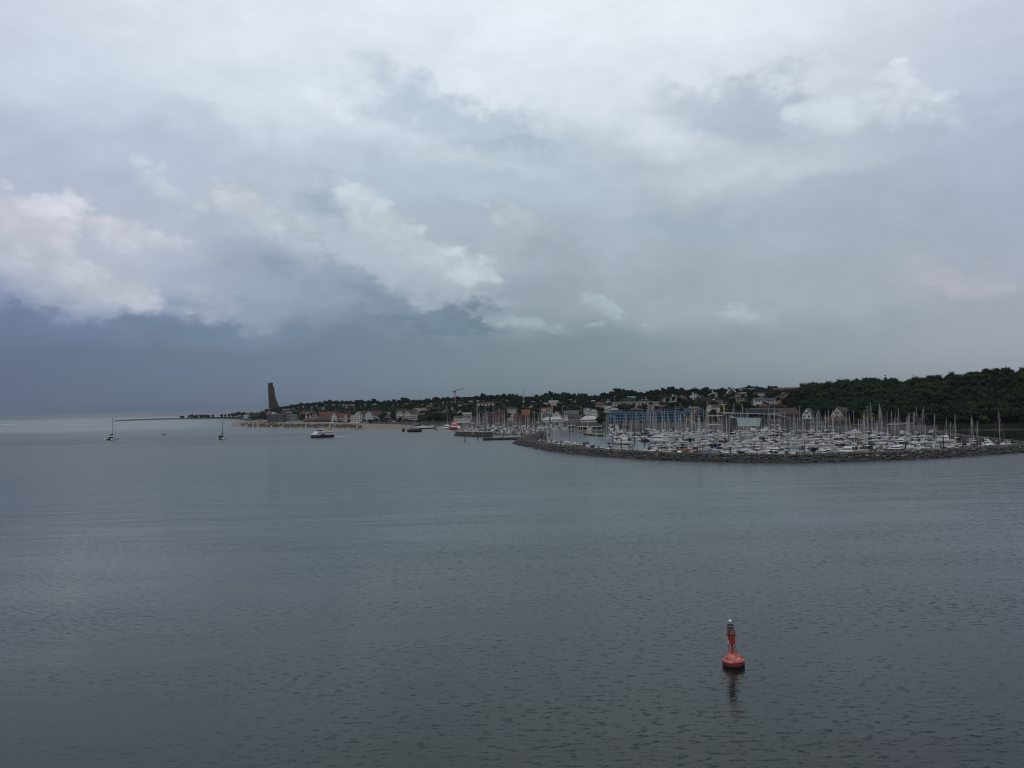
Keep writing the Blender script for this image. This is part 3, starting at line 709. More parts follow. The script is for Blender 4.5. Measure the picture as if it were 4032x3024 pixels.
H('harbour master house of red brick with steep dark roof by the pier', 1583,1613,1688,1674,1656,'hip',M_brick,M_rbro,rows=2,cols=4,D=1060,depth=10,skyl=1)
H('small brick shed with an orange-red roof on the quay behind the workboat', 1631,1647,1679,1674,1668,'side',M_brick,M_rora,rows=1,cols=2,D=1075,depth=6,cat='shed')
# behind the old harbour
H('brick house with skylit brown roof above the harbour tree belt', 1768,1796,1640,1631,1622,'side',M_brick,M_rbro,rows=2,cols=4,skyl=2)
H('grey gabled house at the edge of the harbour tree belt', 1738,1760,1632,1623,1612,'front',M_grey,M_rbro,rows=2,cols=3)
H('white gabled house with dormers uphill of the crane', 1766,1790,1614,1608,1601,'side',M_white,M_rgry,rows=1,cols=4,dorm=3)
H('pale house with steep roof directly behind the orange rescue boat', 1796,1824,1640,1627,1616,'front',M_white,M_rgry,rows=2,cols=4)
H('long white two-storey terrace with dark windows behind the old harbour', 1786,1852,1660,1644,1638,'side',M_white,M_rdrk,rows=2,cols=10,D=1080,cat='terrace')
H('pale house with white balcony band next to the long white terrace', 1822,1856,1643,1631,1625,'flat',M_beige,M_rwht,rows=2,cols=5,D=1120)
H('brown house with dormers on the slope by the crane', 1805,1842,1605,1599,1592,'side',M_bbrick,M_rbro,rows=1,cols=5,dorm=5)
H('long house under a brown roof with a row of white dormers', 1878,1962,1605,1599,1583,'side',M_bbrick,M_rbro,rows=1,cols=9,dorm=6)
H('slate-roofed grey house west of the barrel roofed brick building', 1903,1927,1656,1631,1618,'hip',M_grey,M_rdrk,rows=3,cols=3,D=1065)
H('dark red brick front with white bays beside the barrel roof', 1921,1948,1657,1627,1622,'flat',M_brick,M_rgry,rows=3,cols=3,D=1060)
H('brick harbour building with grey barrel roof and white bays', 1945,1991,1657,1625,1613,'arch',M_brick,M_rgry,rows=3,cols=5,D=1068,depth=16,cat='harbour building')
H('angular beige concrete block with slanted roof', 1993,2036,1648,1612,1605,'flat',M_beige,M_rgry,rows=3,cols=5,D=1090,yaw=-12,ww=.3,cat='block')
H('dark roofed house squeezed between beige block and yellow gantry', 2022,2050,1655,1639,1618,'front',M_brick,M_rdrk,rows=2,cols=3,D=1060)
H('low house with white flat roof at the foot of the radio mast', 2052,2080,1618,1611,1608,'flat',M_grey,M_rwht,rows=1,cols=4)
H('brick boathouse with a large brown-red roof slope beside yellow gantry', 2054,2094,1650,1633,1613,'side',M_brick,M_rora,rows=1,cols=5,D=1075,yaw=12)
H('white flat-roofed villa on the hill above the yellow gantry', 2104,2156,1600,1591,1587,'flat',M_white,M_rwht,rows=1,cols=7,cat='villa')
H('white bungalow with flat roof lower down beside the white villa', 2079,2108,1606,1600,1597,'flat',M_white,M_rwht,rows=1,cols=5)
H('ochre villa with tilted white roof half hidden by trees', 2162,2198,1603,1583,1577,'flat',M_cream,M_rwht,rows=2,cols=4,cat='villa')
H('house with orange tiled roof and two white dormer gables near harbour', 2131,2178,1645,1620,1606,'side',M_white,M_rora,rows=2,cols=5,D=1090,dorm=2)
H('grey rendered block below the orange tiled roof with dormers', 2138,2174,1646,1630,1627,'flat',M_grey,M_rgry,rows=2,cols=4,D=1060)
H('house with wide red A-shaped gable roof by the white pavilion', 2168,2214,1649,1640,1620,'front',M_white,M_rred,rows=1,cols=5,D=1070,yaw=-10)
H('white harbour pavilion with broad white tent-like roof', 2136,2220,1660,1652,1642,'hip',M_white,M_rwht,depth=12,rows=1,cols=12,D=1010,cat='pavilion')
H('cream house hidden in trees above the ochre villa', 2240,2272,1582,1575,1573,'flat',M_cream,M_rwht,rows=1,cols=5)
H('row house with dark roof among the trees, white bays', 2205,2246,1600,1592,1586,'side',M_white,M_rdrk,rows=1,cols=6)
H('grey terrace with arched white end wall beside the grey warehouse', 2222,2279,1645,1631,1617,'side',M_white,M_rgry,rows=2,cols=6,D=1030)
H('plain grey warehouse near the houseboats', 2242,2290,1669,1648,1645.5,'flat',M_grey,M_rgry,rows=1,cols=3,D=970,depth=14,ww=.2,cat='warehouse')
H('low brown house with dark roof behind the grey warehouse', 2240,2290,1656,1642,1634,'side',M_bbrick,M_rbro,rows=1,cols=6,D=1000)
H('low white yacht clubhouse with long white hip roof', 2287,2362,1668,1652,1638,'hip',M_white,M_rwht,depth=12,rows=2,cols=10,D=960,ww=.6,cat='clubhouse')
# hillside terraces above the blue block
H('white terrace with shallow arched gables, lower row west end', 2304,2328,1640,1613,1607,'arch',M_white,M_rgry,rows=2,cols=4,D=1090,depth=26,cat='terrace')
H('white terrace with shallow arched gables, lower row second', 2326,2353,1645,1618,1611,'arch',M_white,M_rgry,rows=2,cols=4,D=1060,depth=26,cat='terrace')
H('white arched terrace front between the lower rows and blue block', 2376,2420,1622,1605,1597,'arch',M_white,M_rgry,rows=1,cols=5,depth=24,cat='terrace')
H('small white arched gable peeping over the west end of blue block', 2399,2436,1622,1611,1604,'arch',M_white,M_rgry,rows=1,cols=4,D=1060,depth=20,cat='terrace')
H('white terrace with dark archways, uppermost row western stretch', 2412,2462,1598,1589,1583,'side',M_white,M_rgry,rows=1,cols=6,dorm=4,cat='terrace')
H('white terrace with dark archways, uppermost row middle stretch', 2463,2512,1598,1588.5,1582,'side',M_white,M_rgry,rows=1,cols=6,dorm=4,cat='terrace')
H('white terrace with dark archways, uppermost row eastern stretch', 2513,2566,1596,1587,1581,'side',M_white,M_rgry,rows=1,cols=6,dorm=3,cat='terrace')
H('pale terrace house ending the uppermost arched row', 2568,2606,1597,1588,1581,'side',M_white,M_rgry,rows=1,cols=4)
H('white house with shallow arch over the red roofs of mid slope', 2472,2510,1612,1603,1597,'arch',M_white,M_rgry,rows=1,cols=5,depth=18,cat='terrace')
H('grey roofed terrace row stepping down behind blue block', 2330,2400,1612,1603,1596,'side',M_white,M_rgry,rows=1,cols=9,cat='terrace')
H('house with a plain red roof at the western end of the arched rows', 2344,2379,1598,1592,1583,'hip',M_brick,M_rred,rows=1,cols=4)
H('red-roofed house right behind the blue block'.replace('right behind','close behind'), 2486,2524,1625,1612,1603,'hip',M_brick,M_rred,rows=1,cols=4,D=1040)
H('red-roofed house with white gable end over the middle of blue block', 2557,2590,1614,1606,1593,'front',M_white,M_rred,yaw=25,rows=1,cols=3,D=1050)
H('brick house with white chimney tower behind the blue block', 2596,2626,1616,1603,1595,'side',M_brick,M_rbro,rows=1,cols=3,D=1050,chim=1)
H('grey gabled double house at the eastern end behind the blue block', 2698,2738,1624,1612,1599,'front',M_beige,M_rgry,rows=1,cols=3,D=1020,yaw=-20)
H('pale grey house with hipped roof over the yellow boat crane', 2735,2764,1626,1610,1599,'hip',M_beige,M_rgry,rows=2,cols=3,D=1015)
H('house with black and white solar roof among the trees', 2391,2411,1585,1578,1573,'side',M_white,M_rdrk,rows=1,cols=3,skyl=3)
H('grey slate-roofed house with a small white gable on the hill', 2516,2552,1574,1568,1558,'hip',M_beige,M_rdrk,rows=1,cols=4)
H('house with long orange-white roof line on the crest behind trees', 2535,2556,1556,1551.5,1548,'side',M_white,M_rora,rows=1,cols=3)
H('flat white house on the crest next to the orange roof line', 2570,2598,1555,1550,1548,'flat',M_white,M_rora,rows=1,cols=4)
H('cream gable house west of the chimney gables', 2607,2626,1583,1576,1568,'front',M_cream,M_rbro,yaw=-20,rows=1,cols=2)
for i, (x0, x1, yb, ye, yt, nm) in enumerate([(2623,2676,1582,1571,1558,'western'), (2703,2757,1573,1563,1550,'middle'), (2777,2836,1566,1556.5,1545,'eastern')]):
    r = H(f'white gabled house with tall white chimney on its front, {nm} of three', x0,x1,yb,ye,yt,'front',M_white,M_rdrk,yaw=-32,rows=1,cols=4,depth=13,group='chimney gable houses on the hill',ww=.6)
    D = HOUSES[-1][1]; c = MB(); c.box(0, -13/2-.5, 3.6*D/1150, 1.5, .9, 12.5*D/1150); c.build('chimney', M_white, r)
H('dark brown house between the western and middle chimney gables', 2676,2704,1582,1572,1561,'side',M_bbrick,M_rbro,rows=1,cols=4)
H('grey roofed house above the middle chimney gable', 2694,2738,1552,1546,1541,'side',M_beige,M_rdrk,rows=1,cols=5)
H('long brown-brick apartment house stepping down under the windmill', 2744,2802,1592,1572,1566,'flat',M_bbrick,M_rbro,rows=3,cols=7,cat='apartments')
H('brick gable house with a ladder of white balconies', 2800,2822,1596,1575,1563,'front',M_brick,M_rbro,yaw=-20,rows=3,cols=2,balc=3)
H('brick house with white porch east of the balcony ladder', 2822,2850,1596,1586,1576,'side',M_brick,M_rbro,rows=1,cols=4,skyl=2)
H('white gabled cottage low on the slope by the yellow post', 2777,2810,1612,1602,1593,'front',M_white,M_rdrk,yaw=-20,rows=1,cols=3,D=960)
H('small white gabled cottage beside the foot of the yellow post crane', 2808,2836,1610,1601,1594,'side',M_white,M_rbro,rows=1,cols=4,D=970)
H('two-tone white house over the tree belt, next to yellow post', 2838,2866,1601,1595,1588,'front',M_white,M_rdrk,yaw=20,rows=1,cols=2)
H('orange-red apartment house with balconies east of windmill', 2908,2942,1570,1549,1544,'flat',M_orange,M_rgry,rows=2,cols=4,balc=2,cat='apartments')
H('low grey pavilion with dark glass and pale terrace below orange house', 2886,2942,1580,1570,1566,'flat',M_beige,M_rgry,rows=1,cols=4,ww=.7,cat='pavilion')
H('long cream terraced flats with white balcony bands on the hill', 2968,3026,1566,1550,1544,'penthouse',M_cream,M_rgry,rows=2,cols=8,balc=1,cat='flats')
H('very long dark grey roofed hall on the crest behind windmill', 2908,3006,1545,1540,1530,'side',M_bbrick,M_rgry,depth=20,rows=0,cols=0,D=1235,cat='hall')
H('long brown roofed building closing the crest towards the wood', 3050,3178,1545,1537,1526,'side',M_bbrick,M_rbro,depth=18,rows=1,cols=16,D=1190)
H('brown gabled houses stepping down from the crest, upper one', 3050,3082,1560,1550,1541,'side',M_brick,M_rbro,rows=1,cols=4,skyl=2)
H('white-fronted house with brown roof near the edge of wood', 3108,3134,1556,1549,1543,'side',M_white,M_rbro,rows=1,cols=4,D=1130)
H('brown house with white balcony beneath the long crest building', 3082,3108,1562,1553,1544,'front',M_brick,M_rbro,rows=1,cols=3,D=1110)
H('black-roofed house with bright white gable beside the wood', 3134,3158,1571,1564,1556,'front',M_white,M_black,yaw=25,rows=1,cols=2,D=1060)
H('brown triangular gable house in the middle of the eastern slope', 3090,3120,1574,1566,1553,'front',M_brick,M_rbro,rows=1,cols=3,D=1070)
H('dark hipped house between dark trees on the eastern slope', 3060,3088,1574,1566,1556,'hip',M_bbrick,M_rdrk,rows=1,cols=3,D=1080)
H('white villa with black roof, two white pillars and garage', 2974,3018,1585,1575,1566,'side',M_white,M_rdrk,rows=1,cols=4,skyl=1,D=1020)
H('white villa with long black roof and wide terrace', 3022,3054,1585,1576,1568,'side',M_white,M_rdrk,rows=1,cols=4,D=1020)
H('blue-grey low house in the hedges under the white villas', 3038,3064,1596,1590,1587,'flat',M_grey,M_rwht,rows=1,cols=3,D=970)
H('house with plain red roof low in the tree belt above big hall', 2997,3026,1606,1601,1590,'hip',M_brick,M_rred,rows=1,cols=3,D=940)
H('red brick house with brown roof and white bay near edge of wood', 3064,3098,1598,1588,1577,'side',M_brick,M_rred,rows=1,cols=4,skyl=1,D=980)
H('long grey and brick boat shed with pale roof edge behind big hall', 2964,3060,1642,1613,1608,'flat',M_dgrey,M_rgry,depth=18,rows=2,cols=10,D=800,win=M_black,cat='shed')
H('brick red shed end under the same pale ridge next to white gable', 3040,3148,1645,1632,1608,'side',M_brick,M_rbro,depth=22,rows=1,cols=9,D=795,cat='shed')
H('white steep-gabled house with dark slate roof at foot of wood', 3147,3206,1648,1633,1608,'front',M_white,M_rdrk,yaw=-33,rows=1,cols=2,D=735,depth=12)
H('grey steep-gabled house with brown roof at foot of wood', 3256,3336,1645,1634,1604,'front',M_beige,M_rbro,yaw=-36,rows=1,cols=3,D=705,depth=15)
H('dark roofed barn behind the grey gabled house', 3330,3374,1640,1622,1605,'side',M_bbrick,M_rdrk,rows=1,cols=4,D=715,cat='barn')
H('low dark quay building with a row of white panels', 3192,3276,1689,1671,1664,'flat',M_bbrick,M_rdrk,depth=10,rows=1,cols=8,D=648,win=M_white,ww=.28,cat='shed')
H('brown boathouse with dark roof under the grey gabled house', 3254,3340,1678,1656,1643,'side',M_bbrick,M_rbro,depth=12,rows=1,cols=6,D=672,win=M_black,cat='boathouse')
H('dark brick annex on the quay beneath white gabled house', 3110,3196,1688,1662,1650,'flat',M_bbrick,M_rdrk,depth=12,rows=2,cols=7,D=672,win=M_black,cat='shed')
H('dark brown shed beside the glass-fronted hall', 2843,2900,1690,1655,1648,'flat',M_bbrick,M_rbro,depth=14,rows=1,cols=5,D=742,win=M_black,cat='shed')
H('grey boat shed with pale door east of glass-fronted hall', 3030,3075,1690,1662,1652,'flat',M_dgrey,M_rgry,depth=12,rows=1,cols=2,D=700,win=M_beige,ww=.6,cat='shed')
H('white open boat workshop frame west of the glass-fronted hall', 2796,2840,1690,1674,1671,'flat',M_grey,M_rwht,depth=10,rows=1,cols=4,D=735,win=M_black,ww=.7,cat='workshop')

H('low brown quay shed in front of the blue block, western one', 2450,2530,1686,1676,1671,'side',M_bbrick,M_rbro,depth=9,rows=1,cols=6,D=815,win=M_black,cat='shed')
H('low brick quay shed in front of the blue block, eastern one', 2560,2680,1687,1677,1672,'side',M_brick,M_rbro,depth=9,rows=1,cols=9,D=795,win=M_black,cat='shed')
H('low dark store by the yellow boat crane foot', 2750,2800,1688,1676,1671,'flat',M_bbrick,M_rdrk,depth=9,rows=1,cols=4,D=760,win=M_black,cat='shed')
H('long dark boat store on the quay below the wood edge', 3380,3490,1690,1676,1670,'flat',M_bbrick,M_rdrk,depth=9,rows=1,cols=7,D=628,win=M_black,cat='shed')
H('low dark store beneath the raised walkway', 3560,3640,1694,1682,1677,'side',M_bbrick,M_rbro,depth=8,rows=1,cols=5,D=618,win=M_black,cat='shed')

# ---- blue apartment block on the marina front
def blue_block():
    D0 = 862.0; k = D0/F; G = WD(2580, 1668, D0); G.z = 2.1
    root = thing('apartment_block', 'long blue apartment block with grey penthouses on the marina front', 'apartments', (G.x, D0+7, 2.1), R(-3))
    Wd = (2766-2394)*k; fl_ = 3.05
    b = MB(); b.box(0, 0, 4.3, Wd, 14, 12.6); b.build('wall', mat('blue_grey_wall', (0.085, 0.098, 0.115), .8, .15, .3), root)
    for r in range(1, 4):
        ext_ = 0 if r < 3 else .08; t = MB(); w_ = Wd*(1-ext_)
        nseg = 6
        for s in range(nseg):
            if rnd.random() < .12: continue
            x = -Wd/2*(1-ext_*2) + w_*(s+.5)/nseg
            t.box(x, -7.9, fl_*r-.05, w_/nseg-.9, 1.7, .22); t.box(x, -8.7, fl_*r+.5, w_/nseg-.9, .12, .95)
        t.build('balcony', M_blue, root)
    t = MB(); t.box(0, -7.3, 11.2, Wd+.5, 1.0, 1.0); t.build('cornice', M_blue, root)
    for s in range(5):
        x = -Wd/2 + Wd*(s+.5)/5; p = MB(); p.box(x, 1, 12.1, Wd/5*.72, 9, 2.8); p.build('penthouse', M_grey if s % 2 else M_beige, root)
        p = MB(); p.box(x, .4, 13.65, Wd/5*.8, 11, .3); p.build('penthouse_roof', M_navy, root)
    b = MB(); b.box(0, 0, 0, 2.1, .14, 1.9); me = b.mesh('window', M_glass)
    for r in range(4):
        for c in range(24):
            if rnd.random() < .14: continue
            o = put('window', me, root); o.location = (-Wd/2+Wd*(c+.5)/24, -7.04, fl_*r+1.5)
    b = MB(); b.box(0, 0, 0, .22, .3, 9.2); me = b.mesh('pillar', M_white)
    for c in range(16):
        o = put('pillar', me, root); o.location = (-Wd/2+Wd*(c+.25)/16, -8.8, 4.6)
blue_block()

# ---- glass-fronted hall with a swept roof
def glass_hall():
    D0 = 712.0; k = D0/F; G = WD(2945, 1690, D0)
    root = thing('boat_hall', 'black hall with slanted pale green glass front and thin swept roof', 'hall', (G.x, D0, 2.1))
    def X(px): return (px-2945)*k
    def Z(px, py): return WD(px, py, D0).z-2.1
    b = MB(); b.box(X(2980), 9, 4.2, X(3085)-X(2862), 16, 10.5); b.build('wall', mat('black_cladding', (0.022, 0.024, 0.03), .5, .2, .2), root)
    rp = [(2853,1625.5),(2900,1625.5),(2960,1627),(3020,1629.5),(3060,1633),(3100,1642),(3108,1645)]
    r = MB(); r.prism([(X(x), -3.5, Z(x, y)) for x, y in rp] + [(X(x), -3.5, Z(x, y)-.45) for x, y in rp[::-1]], (0, 22, 0)); r.build('roof', M_steel, root)
    gm = mat('green_glass', (0.22, 0.30, 0.30), .22, .12, .25, spec=.6)
    g = MB()
    A, Bq, Cq, Dq = (X(2898), -1.5, Z(2898, 1644)), (X(2995), -1.5, Z(2995, 1645)), (X(2986), -4.6, Z(2986, 1687)), (X(2904), -4.6, Z(2904, 1684))
    g.prism([A, Bq, Cq, Dq], (0, .3, 0)); gg = g.build('glass_front', gm, root)
    mu = MB()
    for i in range(1, 9):
        t = i/9; mu.tube(Vector(A).lerp(Vector(Bq), t)+Vector((0, -.06, 0)), Vector(Dq).lerp(Vector(Cq), t)+Vector((0, -.06, 0)), .05, n=4)
    for i in range(1, 5):
        t = i/5; mu.tube(Vector(A).lerp(Vector(Dq), t)+Vector((0, -.06, 0)), Vector(Bq).lerp(Vector(Cq), t)+Vector((0, -.06, 0)), .05, n=4)
    mu.build('glazing_bars', M_dgrey, gg)
    p = MB(); p.prism([(X(2876), -2, Z(2876, 1630)), (X(2892), -1.6, Z(2892, 1641)), (X(2900), -1.6, Z(2900, 1645)), (X(2872), -2, Z(2872, 1646))], (0, .3, 0)); p.build('glass_fin', gm, root)
    b = MB(); b.tube((0, 0, 0), (0, 0, Z(2920, 1627)), .16); me = b.mesh('column', M_steel)
    for px in (2868, 2902, 2940, 2985, 3030, 3075):
        o = put('column', me, root); o.location = (X(px), -3.0, 0); o.scale = (1, 1, max(.6, 1-.09*max(0, (px-3010)/30)))
glass_hall()

# ---- windmill
def windmill():
    G = hit(2874, 1568); D = G.y; k = D/F
    root = thing('windmill', 'old grey windmill with four lattice sails over a dark house', 'windmill', (G.x, G.y, G.z))
    hubz = WD(2874, 1528, D).z - G.z
    b = MB(); b.lathe([(5.2, -2), (5.0, 2), (2.5, hubz-1.2)], 8); b.build('tower', M_dgrey, root, False)
    b = MB(); b.lathe([(2.7, 0), (2.5, 1.2), (1.4, 2.3), (.3, 2.8)], 10, (0, 0, hubz-1.2)); b.build('cap', M_rdrk, root)
    b = MB(); b.tube((0, -1, hubz), (0, -3.6, hubz+.2), .35, .3); b.build('axle', M_dgrey, root)
    for i in range(4):
        a = R(45+90*i) + R(2); c, s = math.cos(a), math.sin(a); L = 9.4
        v = MB(); v.tube((0, -3.5, hubz+.2), (c*L, -3.5, hubz+.2+s*L), .20, .12, 5)
        n_ = Vector((-s, 0, c))
        if i >= 2:
            p0, p1 = Vector((c*2, -3.5, hubz+.2+s*2)), Vector((c*L, -3.5, hubz+.2+s*L))
            v.prism([p0, p1, p1+n_*1.9, p0+n_*1.9], (0, .12, 0))
        else:
            for j in range(9):
                p = Vector((c*(2+j*.92), -3.5, hubz+.2+s*(2+j*.92))); v.tube(p-n_*.7, p+n_*.7, .05, n=4)
            v.tube(Vector((c*2, -3.5, hubz+.2+s*2))+n_*.7, Vector((c*L, -3.5, hubz+.2+s*L))+n_*.7, .05, n=4)
        v.build('sail', M_steel, root)
    # the low house round its foot
    b = MB(); b.box(0, -1, 1.4, (2906-2850)*k, 11, 6.4); bs = b.build('base_house', M_dgrey, root)
    b = MB(); b.add([(-8.6,-6.6,4.6),(8.6,-6.6,4.6),(8.6,4.6,4.6),(-8.6,4.6,4.6),(0,-1,9.5)], [(0,1,4),(1,2,4),(2,3,4),(3,0,4),(3,2,1,0)]); b.build('base_roof', M_rdrk, root)
    b = MB(); b.box(0, 0, 0, 1.2, .14, 2.9); me = b.mesh('window', M_white)
    for i in range(7):
        o = put('window', me, root); o.location = (-8+i*2.5, -6.55, 2.4)
windmill()

# ---- wind turbine far behind the ridge
def turbine():
    D = 3600.0; p = WD(2648, 1495, D); root = thing('wind_turbine', 'distant white wind turbine rising behind the wooded ridge', 'wind turbine', (p.x, p.y, 0))
    h = p.z; b = MB(); b.tube((0, 3, -2), (0, 3, h), 1.7, 1.0, 10); b.build('mast', M_white, root)
    b = MB(); b.box(0, 1.5, h, 2.4, 6, 2.4); b.build('nacelle', M_white, root)
    b = MB(); b.lathe([(1.4, -1), (1.2, .6), (.2, 1.6)], 10, (0, -2.4, h)); b.build('hub', M_white, root)
    root.rotation_euler = (0, 0, R(60))
    for a in (94, 214, 334):
        a = R(a-120*0); c, s = math.cos(a), math.sin(a); n_ = Vector((-s, 0, c)); q0 = Vector((0, -2.6, h)); d = Vector((c, 0, s))
        b = MB(); b.prism([q0+n_*-.5, q0+d*4+n_*-2.3, q0+d*24+n_*-.5, q0+d*24+n_*.3, q0+d*4+n_*1.2, q0+n_*.5], (0, .5, 0)); b.build('blade', mat('turbine_white', (0.8, 0.8, 0.8), .4), root)
turbine()

# ---- cranes and masts
def lattice(b, p0, p1, w, n, r):
    p0, p1 = Vector(p0), Vector(p1); d = (p1-p0).normalized(); a = Vector((1, 0, 0)) if abs(d.x) < .7 else Vector((0, 0, 1)); c = d.cross(a).normalized(); a = c.cross(d).normalized()
    cs = [a*w/2+c*w/2, -a*w/2+c*w/2, -a*w/2-c*w/2, a*w/2-c*w/2]
    for q in cs: b.tube(p0+q, p1+q, r, n=4)
    for i in range(n):
        u, v = p0.lerp(p1, i/n), p0.lerp(p1, (i+1)/n)
        for j in range(4):
            b.tube(u+cs[j], v+cs[(j+1) % 4], r*.7, n=4, cap=False)
def tower_crane():
    G = hit(1793, 1606); D = G.y; k = D/F; t = WD(1791, 1539, D)
    root = thing('tower_crane', 'orange construction crane standing above the roofs with tilted jib', 'crane', (t.x, G.y, G.z))
    h = t.z-G.z; b = MB(); lattice(b, (0, 0, 0), (0, 0, h), 1.9, 16, .22); b.build('mast', M_craneo, root)
    j = WD(1824, 1530.5, D); e = Vector((j.x-t.x, 0, j.z-G.z)); b = MB(); lattice(b, (0, 0, h+.4), e, 1.5, 10, .2); b.build('jib', M_craneo, root)
    q = WD(1784, 1541, D); e2 = Vector((q.x-t.x, 0, q.z-G.z)); b = MB(); lattice(b, (0, 0, h+.4), e2, 1.4, 3, .2); cj = b.build('counter_jib', M_craneo, root)
    b = MB(); b.box(e2.x+.6, 0, e2.z-.4, 2.4, 1.6, 2.6); b.build('counterweight', M_dgrey, cj)
    b = MB(); b.box(.9, -.9, h-1.2, 1.5, 1.5, 2.0); b.build('cab', M_dgrey, root)
    b = MB(); b.tube((e.x*.7, 0, e.z-1.5), (e.x*.7, 0, e.z-8), .07, n=4); b.build('hoist_rope', M_dgrey, root)
tower_crane()
def radio_mast():
    G = hit(2061, 1608); D = G.y; t = WD(2060.5, 1536, D); h = t.z-G.z
    root = thing('radio_mast', 'grey lattice radio mast with antennas above the harbour roofs', 'radio mast', (t.x, G.y, G.z))
    b = MB(); lattice(b, (0, 0, 0), (0, 0, h), 1.7, 18, .22); b.build('mast', M_steel, root)
    for i, (z, s) in enumerate(((.97, 1), (.86, -1), (.78, 1))):
        b = MB(); b.box(s*1.1, -.6, h*z-1.5, .7, .5, 3.2); b.build('antenna', M_white, root)
    b = MB(); b.tube((.3, 0, h), (.3, 0, h+4.5), .09); b.build('lightning_rod', M_steel, root)
    b = MB(); b.box(0, 0, h*.8, 3.0, 3.0, .3); b.build('platform', M_steel, root)
radio_mast()
def gantry(label, px0, px1, pyb, pyt, D, mt):
    k = D/F; G = WD((px0+px1)/2, pyb, D); root = thing('gantry_crane', label, 'crane', (G.x, D, 2.1)); w = (px1-px0)*k; h = WD((px0+px1)/2, pyt, D).z-2.1
    for x in (w/2, w/2-1.0):
        b = MB(); b.box(x-.3, (x-w/2+.5)*4, h/2, .9, .9, h); b.build('leg', mt, root)
    b = MB(); b.box(0, 0, h-.7, w, 1.1, 1.4); b.build('girder', mt, root)
    b = MB(); b.tube((-w/2+.6, 0, h-1.4), (-w/2+.6, 0, h*.4), .1, n=4); b.build('hoist_rope', M_dgrey, root)
    b = MB(); b.box(-w/2+.6, 0, h*.4-.4, 1.3, .6, .8); b.build('hook_block', mt, root)
gantry('yellow boat-lifting gantry standing on the old harbour quay', 2083,2108,1676,1622,1010, M_yel)
def blue_post():
    D = 985.0; t = WD(2164, 1615, D); root = thing('harbour_crane', 'blue slewing harbour crane post in front of the red gable', 'crane', (t.x, D, 2.1)); h = t.z-2.1
    b = MB(); b.tube((0, 0, 0), (0, 0, h), 1.0, .7, 8); b.build('post', M_blue, root)
    b = MB(); b.box(-.6, 0, h+.2, 5.0, .9, 1.0); b.build('boom', M_blue, root)
    b = MB(); b.box(1.0, -.8, h-3.5, 1.4, 1.2, 2.0); b.build('cab', M_white, root)
blue_post()
def boat_crane():
    D = 790.0; Z = lambda px, py: WD(px, py, D) ; G = WD(2735, 1680, D); root = thing('boat_crane', 'yellow boat crane with mast and crossed booms before the blue block', 'crane', (G.x, D, 2.1)); o = Vector((G.x, D, 2.1))
    P = lambda px, py, y=0: Z(px, py)-o+Vector((0, y, 0))
    b = MB(); b.tube(P(2735, 1682), P(2735, 1606), .55, .4, 8); b.build('mast', M_yel, root)
    b = MB(); b.lathe([(.5, 0), (1.0, .3), (.1, 1.6)], 8, tuple(P(2735, 1607))); b.build('mast_head', M_yel, root)
    for a, c in (((2682, 1623), (2726, 1664)), ((2694, 1666), (2734, 1621)), ((2737, 1620), (2756, 1658))):
        b = MB(); b.tube(P(*a, -1.0), P(*c, -.2), .28, .28, 5); b.build('boom', M_yel, root)
    f = MB(); f.box(*(P(2719, 1656)), 7.8, 1.2, .9); f.box(*(P(2703, 1668)), .8, 1.2, 6.5); f.box(*(P(2730, 1668)), 1.1, 1.2, 6.5); f.build('frame', M_yel, root)
    b = MB(); b.box(*(P(2709, 1678)), 3.6, 1.8, 1.3); b.build('machine_house', M_yel, root)
boat_crane()
def mast_crane():
    D = 770.0; G = WD(2852, 1642, D); t = WD(2852, 1592, D); root = thing('mast_crane', 'yellow and beige mast crane with long low boom by the dark shed', 'crane', (G.x, D, 2.1)); h = t.z-2.1; k = D/F
    b = MB(); b.box(0, 0, h/2, 1.3, 1.3, h); b.build('post', M_yel, root)
    b = MB(); b.box(-7, 0, WD(2852, 1636, D).z-2.1, 16.5, .7, .7); b.build('boom', M_cream, root)
    b = MB(); b.box(-1.6, 0, h, 4.8, .6, .5); b.box(1.2, 0, h, 3.4, .6, .5); b.build('cross_head', M_cream, root)
mast_crane()
def pole(label, px, py, D, r=.16, name='flagpole', cat='pole', arm=0, mt=None, group=None):
    t = WD(px, py, D); z = max(.0, ground(t.x, D)); root = thing(name, label, cat, (t.x, D, z), 0, group)
    b = MB(); b.tube((0, 0, 0), (0, 0, t.z-z), r, r*.6); b.build('shaft', mt or M_steel, root)
    if arm: b = MB(); b.box(0, 0, t.z-z, arm, .3, .25); b.build('lamp_head', mt or M_steel, root)
pole('plain white flagpole rising behind the swept hall roof', 2889, 1587, 735, .22, mt=M_white)
pole('tall T-shaped floodlight mast at the foot of the wood', 3413, 1602, 640, .14, 'floodlight_mast', 'floodlight', 2.6)
pole('slim flagpole on the terrace of the dark beach hall, inner one', 1079, 1628, 1400, .16, mt=M_white)
pole('slim flagpole at the terrace corner of the dark beach hall', 1102, 1628, 1400, .16, mt=M_white)
pole('lone white pole behind the white pavilion roof', 2118, 1621, 1030, .18, mt=M_white)

# ---- raised road and boat-lift gantries by the wood
def bridge():
    D = 640.0; a, b_ = WD(3492, 1671, D), WD(3597, 1669, D); root = thing('footbridge', 'long pale raised walkway on posts at the foot of wood', 'footbridge', ((a.x+b_.x)/2, D, 0)); L = b_.x-a.x; z = a.z
    b = MB(); b.box(0, 0, z, L, 3.4, .5); b.build('deck', M_steel, root)
    b = MB(); b.box(0, -1.6, z+.75, L, .12, 1.0); b.build('railing', M_grey, root)
    b = MB(); b.box(0, 0, z/2, .35, .35, z); me = b.mesh('post', M_dgrey)
    for i in range(7): o = put('post', me, root); o.location = (-L/2+L*(i+.5)/7, 0, 0)
bridge()
